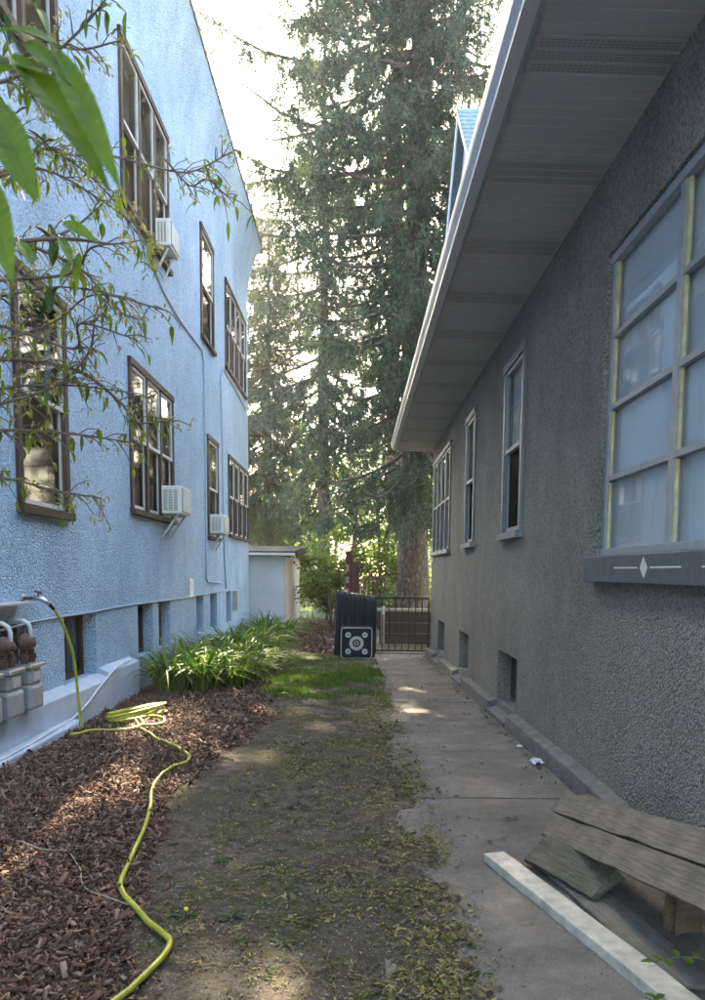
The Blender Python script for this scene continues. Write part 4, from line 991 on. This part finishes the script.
# sprig at lower right
sg_ = thing('seedling', 'green seedling leaning over the white board in the bottom corner', 'seedling', (1.37, 2.58, .0))
q = MB(); q.tube(spline([(1.37, 2.58, -.01), (1.36, 2.58, .12), (1.29, 2.59, .205), (1.20, 2.6, .22), (1.10, 2.61, .195)], 5), list(np.linspace(.004, .0016, 21)), 6); q.build('stem', 'twig_pale', sg_, True)
for p, d, L in (((1.10, 2.61, .195), (-1, .2, .1), .05), ((1.12, 2.61, .2), (-.3, .9, .2), .045), ((1.14, 2.605, .21), (-.2, -1, .1), .05), ((1.18, 2.6, .22), (-.1, .9, .3), .045), ((1.2, 2.6, .22), (.1, -1, .2), .055), ((1.25, 2.6, .21), (.3, .9, .3), .05), ((1.27, 2.59, .21), (.2, -1, .1), .05), ((1.31, 2.59, .19), (1, .3, .4), .05), ((1.34, 2.58, .15), (.8, -.6, .2), .05)):
    m = MB(); add_leaf(m, p, d, L, L * .72, .2, .2); m.build('leaf', 'leaf_near', sg_, True)
sg2 = thing('seedling', 'tiny three leaved seedling in front of the white board in the bottom corner', 'seedling', (1.12, 2.62, .0))
MB().tube([(1.12, 2.62, -.01), (1.115, 2.615, .05)], .002, 5).build('stem', 'twig_pale', sg2, True)
for a in (.5, 2.4, 4.4):
    m = MB(); add_leaf(m, (1.115, 2.615, .05), (math.cos(a), math.sin(a), .3), .045, .03, .2, .2); m.build('leaf', 'leaf_near', sg2, True)
# bare twig on the mulch
q = MB(); q.tube([(x, y, float(mz(np.array([x]), np.array([y]))[0]) + .022) for x, y in spline([(-1.95, 4.1), (-1.7, 3.95), (-1.55, 3.92), (-1.42, 3.75), (-1.3, 3.5), (-1.05, 3.36)], 5) for x, y in [(x, y)]] if False else [(p[0], p[1], float(mz(np.array([p[0]]), np.array([p[1]]))[0]) + .022) for p in spline([(-1.95, 4.1, 0), (-1.7, 3.95, 0), (-1.55, 3.92, 0), (-1.42, 3.75, 0), (-1.3, 3.5, 0), (-1.05, 3.36, 0)], 5)], .0035, 6)
tag(q.build('dry_twig', 'pale_wood', smooth=True), 'thin pale twig lying across the near mulch', 'twig')

# ---------------------------------------------------------------- spruces
def spruce_mesh(H, R0, z0, nb, trunk_r, seed, dens=1.0, ztop=None, needle=.085, droop=.30, gaps=.36):
    rg = np.random.default_rng(seed); B = MB(); S = []; D = []; Ls = []
    nx_ = int(nb * .42)
    for i in range(nb + nx_):
        f = (i + rg.random()) / nb if i < nb else .16 + .8 * (i - nb + rg.random()) / nx_; z = z0 + (H - z0 - .3) * f ** 1.0; L = R0 * (1 - f) ** .75 * rg.uniform(.55, 1.15) * (.54 + .46 * min(1, f / .25)) + .25
        az = i * 2.39996 + rg.uniform(-.4, .4); L *= 1 + (.45 if f > .2 else -.05) * max(0, -math.cos(az)); L = L if i < nb else min(L, rg.uniform(.9, 1.7)); dr = np.array([math.cos(az), math.sin(az), 0]); L = min(L, 3.7 / abs(dr[0])) if (seed == 3 and f < .3 and dr[0] < -.2) else L; side = np.array([-dr[1], dr[0], 0])
        rise = .25 * f - .08; dp = droop * (1 - .55 * f)
        wob = rg.uniform(-.12, .12)
        path = lambda t: np.array([0, 0, z]) + dr * L * t + side * wob * L * t * t + np.array([0, 0, 1]) * L * (rise * t - dp * math.sin(min(t, 1) * 1.9) + .16 * t ** 4)
        B.tube([path(t) for t in np.linspace(0, 1, 7)], list(np.linspace(.012 * L + .012, .006, 7)), 5, False)
        nt_ = int(L / .15 * dens) + 3
        for k in range(nt_):
            t = .08 + .92 * (k + rg.random()) / nt_
            if t > 1: t = 1
            if i < nb and float(vnoise(i * 3.1 + seed, t * 5.0, 1.0)) < gaps: continue
            p = path(t); tg_ = unit(path(min(1, t + .05)) - path(t - .05))
            for sgn in (-1, 1):
                if rg.random() < .12: continue
                l = (.20 * L * (1 - t) + .28) * rg.uniform(.6, 1.25)
                d = unit(tg_ * .75 + side * sgn * rg.uniform(.5, 1.0) + np.array([0, 0, rg.uniform(-.55, .05)]))
                ns = max(3, int(l / .05)); q = np.linspace(.05, 1, ns)[:, None]
                pts = p + d * l * q + np.array([0, 0, -1.]) * (l * .35 * q ** 2); S.append(pts); D.append(np.repeat(d[None], ns, 0) + np.array([0, 0, -.5]) * q); Ls.append(np.full(ns, 1.))
                for _ in range(max(1, int(l / .17))):          # hanging branchlets
                    q0 = rg.uniform(.2, 1); l2 = rg.uniform(.12, .38) * (1.2 - f * .5); n2 = max(2, int(l2 / .05)); b = p + d * l * q0 - np.array([0, 0, l * .35 * q0 ** 2]); q2 = np.linspace(.1, 1, n2)[:, None]
                    dd_ = np.array([rg.normal(0, .3), rg.normal(0, .3), -1]); S.append(b + dd_ * l2 * q2); D.append(np.repeat(unit(dd_)[None], n2, 0)); Ls.append(np.full(n2, .9))
    P = np.concatenate(S); D = np.concatenate(D); D /= np.linalg.norm(D, axis=1)[:, None]; sc_ = np.concatenate(Ls)
    V = []; n = len(P); k = 4
    P = np.repeat(P, k, 0) + rg.normal(0, .018, (n * k, 3)); D = np.repeat(D, k, 0) + rg.normal(0, .55, (n * k, 3)); D /= np.linalg.norm(D, axis=1)[:, None]
    sd_ = np.cross(D, rg.normal(0, 1, (n * k, 3))); sd_ /= np.linalg.norm(sd_, axis=1)[:, None] + 1e-9
    Ln = needle * rg.uniform(.7, 1.3, n * k)[:, None]; Wd = Ln * .13
    V = np.stack([P - sd_ * Wd, P + sd_ * Wd, P + D * Ln], 1).reshape(-1, 3)
    F = np.arange(n * k * 3).reshape(-1, 3)
    # trunk
    T = MB(); zz = np.concatenate([[-.3, 0, .3, .8, 1.5], np.linspace(2.5, H - .2, 22)])
    rr = [trunk_r * (1 + .55 * math.exp(-max(z, 0) / .55)) * (1 - max(z, 0) / H) ** .85 + .015 for z in zz]
    nn = 22; vs = []
    for z, r in zip(zz, rr):
        for a in range(nn):
            th = 2 * math.pi * a / nn; b = 1 + .10 * math.sin(th * 5 + 1.3) * math.exp(-max(z, 0) / 1.2) + .05 * math.sin(th * 3 + z * 1.7) + .04 * rg.normal()
            vs.append((r * b * math.cos(th) + .04 * math.sin(z * .5), r * b * math.sin(th), z))
    T.add(vs, [(i * nn + a, i * nn + (a + 1) % nn, (i + 1) * nn + (a + 1) % nn, (i + 1) * nn + a) for i in range(len(zz) - 1) for a in range(nn)])
    return T, B, V, F
def spruce(loc, H, R0, z0, nb, tr, seed, label, mat='needles', **kw):
    t = thing('spruce_tree', label, 'spruce', loc, 'spruces beyond the gate')
    T, B, V, F = spruce_mesh(H, R0, z0, nb, tr, seed, **kw)
    for mb_, nm, mt in ((T, 'trunk', 'bark'), (B, 'limbs', 'twig')):
        me = bpy.data.meshes.new(nm); me.from_pydata(mb_.v, [], mb_.f); me.materials.append(MAT[mt]); me.polygons.foreach_set('use_smooth', [True] * len(me.polygons)); o = bpy.data.objects.new(nm, me); col.objects.link(o); o.parent = t
        if nm == 'limbs': o['kind'] = 'stuff'
    o = raw('crown', V, F, mat, t); return t, len(F)
t1, n1 = spruce((1.68, 23, -.3), 36, 6.6, 4.4, 310, .46, 3, 'big blue green spruce with thick trunk right behind the gate', dens=.62, needle=.12, gaps=.455)
t2, n2 = spruce((1.45, 31, -.3), 34, 5.0, 4.2, 30, .30, 5, 'second spruce with thinner trunk standing behind the big one', 'needles', dens=.6, needle=.13)
t3, n3 = spruce((-4.2, 36, -.3), 19, 5.6, 2.6, 130, .26, 8, 'sunlit yellowish spruce furthest left behind the blue shed', 'needles_green', dens=.75, needle=.12)
t4, n4 = spruce((-1.45, 32.5, -.3), 26, 5.8, 4.6, 128, .28, 21, 'slimmer blue green spruce between the big spruce and the yellowish one', 'needles', dens=.6, needle=.13, gaps=.47)
print('needles', n1, n2, n3)

# ---------------------------------------------------------------- broadleaf trees and shrubs
def broadleaf(name, label, cat, loc, H, rad, z0, ncl, nl, size, mat, seed, tr=.12, group=None, flat=1.0, stems=1):
    rg = np.random.default_rng(seed); t = thing(name, label, cat, loc, group); B = MB(); C = []
    for s in range(stems):
        a0 = rg.uniform(0, 6.28); lean = .0 if stems == 1 else .35
        top = np.array([lean * rad * math.cos(a0), lean * rad * math.sin(a0), H * .8])
        tp = [np.array([0, 0, -.2]) + (top - np.array([0, 0, -.2])) * q + np.array([rg.normal(0, .03), rg.normal(0, .03), 0]) * H * .15 for q in np.linspace(0, 1, 7)]; tp[0] = np.array([0.02 * s, 0, -.2])
        B.tube(tp, list(np.linspace(tr, tr * .25, 7)), 8)
        for k in range(max(3, ncl // stems // 4)):
            q = rg.uniform(.25, 1); i = min(5, int(q * 6)); b = tp[i] + (tp[i + 1] - tp[i]) * (q * 6 - i)
            u = rg.normal(0, 1, 3); u /= np.linalg.norm(u); rr = rg.uniform(.45, 1) ** .6
            e = np.array([0, 0, z0 + (H - z0) / 2]) + u * rr * np.array([rad, rad * flat, (H - z0) / 2])
            mid = (b + e) / 2 + np.array([0, 0, .12 * rad]); B.tube([b, mid, e], [tr * .3, tr * .17, .006], 5, False)
            for _ in range(4): C.append(e + rg.normal(0, .22 * rad, 3) * np.array([1, 1, .7])); 
            C.append(mid + rg.normal(0, .12 * rad, 3))
    C = np.array(C); n = len(C) * nl
    P = np.repeat(C, nl, 0) + rg.normal(0, 1, (n, 3)) * np.array([.13, .13, .10]) * rad
    P[:, 2] = np.maximum(P[:, 2], .08)
    D = rg.normal(0, 1, (n, 3)); D[:, 2] = -np.abs(D[:, 2]) * .6; D /= np.linalg.norm(D, axis=1)[:, None]
    s = np.cross(D, rg.normal(0, 1, (n, 3))); s /= np.linalg.norm(s, axis=1)[:, None]; L = (size * rg.uniform(.6, 1.3, n))[:, None]
    nrm = np.cross(s, D)
    V = np.stack([P, P + D * L * .5 + s * L * .32 + nrm * L * .08, P + D * L, P + D * L * .5 - s * L * .32 + nrm * L * .08], 1).reshape(-1, 3)
    F = np.arange(n * 4).reshape(-1, 4)
    B.v = [tuple(np.array(v) + np.array(loc)) for v in B.v]
    B.build('trunk', 'bark' if tr > .08 else 'twig', t, True); raw('crown', V, F, mat, t)
    return t
G_ = 'trees and shrubs beyond the gate'
broadleaf('shrub', 'lime green shrub right of the shed, left of the maroon post', 'shrub', (-.75, 24.5, -.3), 3.4, 1.1, .2, 34, 60, .13, 'leaf_lime', 11, .05, G_, stems=4)
broadleaf('shrub', 'bright shrub between the maroon post and the big trunk', 'shrub', (.75, 25.2, -.3), 3.6, 1.15, .5, 36, 55, .13, 'leaf_mid', 12, .05, G_, stems=4)
broadleaf('shrub', 'low bushy shrub at the end of the mulch path', 'shrub', (-1.2, 29.0, -.3), 2.2, 1.2, .2, 30, 60, .12, 'leaf_lime', 13, .04, G_, stems=5)
broadleaf('shrub', 'sunlit shrub right of the big spruce trunk by the house corner', 'shrub', (2.9, 25.5, -.3), 4.0, 1.0, .5, 30, 50, .12, 'leaf_lime', 14, .05, G_, stems=3)
broadleaf('broadleaf_tree', 'slender yellow green tree behind the maroon post', 'tree', (-.1, 33, -.3), 8.0, 2.2, 1.6, 50, 60, .16, 'leaf_mid', 15, .12, G_)
broadleaf('broadleaf_tree', 'yellow green tree behind the shed, left of the spruces', 'tree', (-3.4, 40, -.3), 10, 3.2, 2.0, 60, 60, .19, 'leaf_lime', 16, .16, G_)
broadleaf('broadleaf_tree', 'tall tree closing the view behind the spruces', 'tree', (2.2, 45, -.3), 11, 4.0, 1.0, 70, 60, .22, 'leaf_mid', 17, .2, G_)
broadleaf('broadleaf_tree', 'far tree filling the gap left of the maroon post', 'tree', (-1.5, 52, -.3), 9, 4.2, .6, 70, 60, .24, 'leaf_lime', 18, .2, G_)
broadleaf('broadleaf_tree', 'far round tree behind the reddish house', 'tree', (7.5, 60, -.3), 12, 5.5, 1.0, 60, 50, .28, 'leaf_mid', 19, .22, G_)
broadleaf('broadleaf_tree', 'far round tree behind the grey sided house', 'tree', (-8.0, 55, -.3), 9, 4, 1.0, 60, 50, .26, 'leaf_mid', 20, .22, G_)

# ---------------------------------------------------------------- foreground sapling, top left
sap = thing('sapling', 'leafy young tree reaching in from the left in front of the blue wall', 'tree', (-1.85, 2.1, .0))
q = MB(); q.tube([(-1.85, 2.1, -.1), (-1.87, 2.1, .8), (-1.83, 2.12, 1.7), (-1.86, 2.1, 2.6), (-1.8, 2.1, 3.5)], [.045, .04, .034, .026, .014], 10); q.build('trunk', 'twig', sap, True)
TWIGS = [
    [(-1.18, 2.6, 3.03), (-0.98, 2.6, 2.97), (-0.84, 2.6, 2.98), (-0.64, 2.6, 2.94), (-0.56, 2.6, 2.96), (-0.44, 2.6, 2.99)],
    [(-1.25, 2.6, 2.89), (-1.12, 2.6, 2.9), (-0.98, 2.6, 2.92), (-0.84, 2.6, 2.84), (-0.73, 2.6, 2.7), (-0.65, 2.6, 2.59)],
    [(-0.93, 2.0, 2.8), (-0.8, 2.0, 2.87), (-0.71, 2.0, 2.95), (-0.62, 2.0, 2.99)],
    [(-1.15, 2.4, 2.77), (-0.94, 2.4, 2.77), (-0.78, 2.4, 2.7), (-0.67, 2.4, 2.64)],
    [(-1.07, 2.2, 2.4), (-0.84, 2.2, 2.45), (-0.73, 2.2, 2.47), (-0.62, 2.2, 2.47)],
    [(-1.12, 2.3, 2.39), (-0.88, 2.3, 2.43), (-0.7, 2.3, 2.43)],
    [(-1.07, 2.2, 2.29), (-0.82, 2.2, 2.23), (-0.75, 2.2, 2.26), (-0.66, 2.2, 2.28)],
    [(-1.08, 2.2, 2.19), (-0.85, 2.2, 2.19), (-0.71, 2.2, 2.1), (-0.65, 2.2, 2.03), (-0.54, 2.2, 2.02)],
    [(-1.13, 2.3, 2.12), (-0.86, 2.3, 2.13), (-0.68, 2.3, 2.15)],
    [(-1.13, 2.3, 2.01), (-0.89, 2.3, 2.01), (-0.7, 2.3, 1.99)],
    [(-1.09, 2.2, 1.86), (-0.89, 2.2, 1.83), (-0.72, 2.2, 1.8)],
    [(-0.97, 2.0, 2.4), (-0.76, 2.0, 2.45), (-0.67, 2.0, 2.52)],
    [(-0.64, 2.6, 2.94), (-0.56, 2.6, 2.86), (-0.49, 2.6, 2.84), (-0.43, 2.6, 2.8)],
    [(-1.04, 2.2, 3.08), (-0.82, 2.2, 3.06), (-0.67, 2.2, 3.06)],
    [(-1.21, 2.5, 2.67), (-1.02, 2.5, 2.64), (-0.91, 2.5, 2.58), (-0.8, 2.5, 2.46), (-0.67, 2.5, 2.37)],
    [(-1.17, 2.4, 2.29), (-0.98, 2.4, 2.39), (-0.8, 2.4, 2.43), (-0.57, 2.4, 2.37)],
    [(-1.04, 2.2, 2.99), (-0.91, 2.2, 2.91), (-0.8, 2.2, 2.83), (-0.74, 2.2, 2.73)],
    [(-1.08, 2.2, 2.05), (-0.88, 2.2, 2.12), (-0.78, 2.2, 2.22), (-0.73, 2.2, 2.3)],
]
BIG = [
    ((-0.26, 0.6, 1.98), (-0.18, 0.55, 1.88), 0.034),
    ((-0.22, 0.58, 1.97), (-0.17, 0.53, 1.87), 0.026),
    ((-0.28, 0.6, 1.95), (-0.23, 0.55, 1.87), 0.032),
    ((-0.28, 0.6, 1.89), (-0.25, 0.55, 1.81), 0.027),
    ((-0.28, 0.62, 2.01), (-0.22, 0.57, 1.98), 0.017),
    ((-0.25, 0.6, 1.99), (-0.21, 0.55, 1.94), 0.016),
    ((-0.28, 0.62, 1.98), (-0.23, 0.57, 1.96), 0.018),
    ((-0.6, 1.6, 2.3), (-0.53, 1.55, 2.25), 0.034),
    ((-0.61, 1.6, 2.27), (-0.57, 1.55, 2.21), 0.028),
    ((-0.58, 1.6, 2.23), (-0.6, 1.55, 2.17), 0.030),
    ((-0.57, 1.6, 2.24), (-0.57, 1.55, 2.16), 0.026),
    ((-0.65, 1.5, 2.22), (-0.61, 1.45, 2.17), 0.032),
    ((-0.36, 0.9, 2.22), (-0.33, 0.85, 2.17), 0.012),
    ((-0.32, 0.7, 1.98), (-0.28, 0.65, 1.91), 0.023),
]
br = MB(); lf = MB(); bd = MB(); rl = random.Random(5)
for i, tw in enumerate(TWIGS):
    P = [np.array(p) + np.array([0, rl.uniform(-.12, .12) if 0 < j else 0, 0]) for j, p in enumerate(tw)]
    if i != 12:
        z0 = P[0][2] - rl.uniform(.25, .45); P = [np.array([-1.85, 2.1, z0]), (np.array([-1.85, 2.1, z0]) + P[0]) / 2 + np.array([0, 0, .05])] + P
    S = spline(P, 5); m = len(S); r0 = rl.choice([.006, .007, .009]) if i != 12 else .0035
    br.tube(S, list(np.linspace(r0, .0022, m)), 6)
    L = 0
    for k in range(1, m):
        p = np.array(S[k])
        if p[0] < -1.3: continue
        d = unit(np.array(S[k]) - np.array(S[k - 1]))
        dense = 6 if p[0] < -.95 else (4 if p[0] < -.8 else 2)
        for _ in range(dense):
            if rl.random() < .8:                       # side twiglet with buds or leaves
                o = unit(d * .6 + np.array([rl.uniform(-.4, .4), rl.uniform(-.7, .7), rl.uniform(-.8, .7)])); l = rl.uniform(.02, .10); e = p + o * l + np.array([0, 0, -.2 * l])
                br.tube([p, p + o * l * .5, e], [.002, .0016, .001], 4, False)
                if rl.random() < .6:
                    for _ in range(rl.randint(3, 7)): add_leaf(bd, e + np.array([rl.gauss(0, .006) for _ in range(3)]), [rl.gauss(0, 1), rl.gauss(0, 1), rl.gauss(.2, 1)], rl.uniform(.010, .022), rl.uniform(.005, .010), .4, .3, n=2)
                else:
                    for _ in range(rl.randint(1, 2)): add_leaf(lf, e, [rl.gauss(0, .6), rl.gauss(0, .6), rl.uniform(-1.2, .1)], rl.uniform(.022, .05), rl.uniform(.009, .018), rl.uniform(.2, 1.0), .5, n=5)
    e = np.array(S[-1])
    for _ in range(9): add_leaf(bd, e + np.array([rl.gauss(0, .012) for _ in range(3)]), [rl.gauss(.4, 1), rl.gauss(0, 1), rl.gauss(.2, 1)], rl.uniform(.012, .028), rl.uniform(.006, .012), .4, .3, n=2)
near = [np.array(p) for p in ((-1.83, 2.12, 1.75), (-1.2, 1.6, 1.95), (-.7, 1.05, 2.05), (-.46, .78, 2.03), (-.36, .68, 2.02), (-.30, .63, 2.0))]
br.tube(spline(near, 5), list(np.linspace(.010, .0016, 26)), 6)
mid = [np.array(p) for p in ((-1.84, 2.11, 2.0), (-1.2, 1.8, 2.3), (-.8, 1.62, 2.26), (-.62, 1.6, 2.27), (-.5, 1.6, 2.26))]
br.tube(spline(mid, 5), list(np.linspace(.010, .002, 21)), 6)
br.build('branches', 'twig_pale', sap, True); lf.build('small_leaves', 'leaf_fresh', sap, True); bd.build('buds', 'bud', sap)
for b, tp, w_ in BIG:
    d = np.array(tp) - np.array(b); m = MB(); L = np.linalg.norm(d)
    add_leaf(m, b, d + np.array([0, 0, .12 * L]), L * 1.0, w_ * .86, .22, .42, up=(rl.uniform(-.6, .6), -1, .6), n=22, rip=.05)
    m.tube([np.array(b) + np.array([-.012, .02, .02]), b], [.0015, .0012], 4, False)
    m.build('leaf', 'leaf_near', sap, False)
for _ in range(46):                                     # darker leaf mass at the left edge
    x, y, z = rl.uniform(-1.08, -.8), rl.uniform(1.75, 2.2), rl.uniform(2.35, 3.0)
    m = MB(); add_leaf(m, (x, y, z), [rl.gauss(.2, .6), rl.gauss(0, .5), rl.uniform(-1.2, 0)], rl.uniform(.05, .10), rl.uniform(.022, .04), rl.uniform(.2, .6), .35, n=5); m.build('leaf', 'leaf_dark', sap, True)

# ---------------------------------------------------------------- scattering veil added for sun flare
hz = MB(); hz.box(-40, 40, -12, 75, -1.6, 40)
air = hz.build('flare_haze', 'pane'); air.data.materials.clear(); tag(air, 'added pale veil standing in for sun flare between the houses and the trees', 'flare_haze', kind='stuff')
hm = bpy.data.materials.new('air'); hm.use_nodes = True; ht = hm.node_tree; ht.nodes.remove(ht.nodes['Principled BSDF'])  # thin volume added to imitate flare and brighten the trees
pv = N(ht, 'ShaderNodeVolumePrincipled', Density=.0012, Anisotropy=.5); pv.inputs['Color'].default_value = (.93, .95, .98, 1)
ht.links.new(pv.outputs[0], ht.nodes['Material Output'].inputs['Volume']); air.data.materials.append(hm)
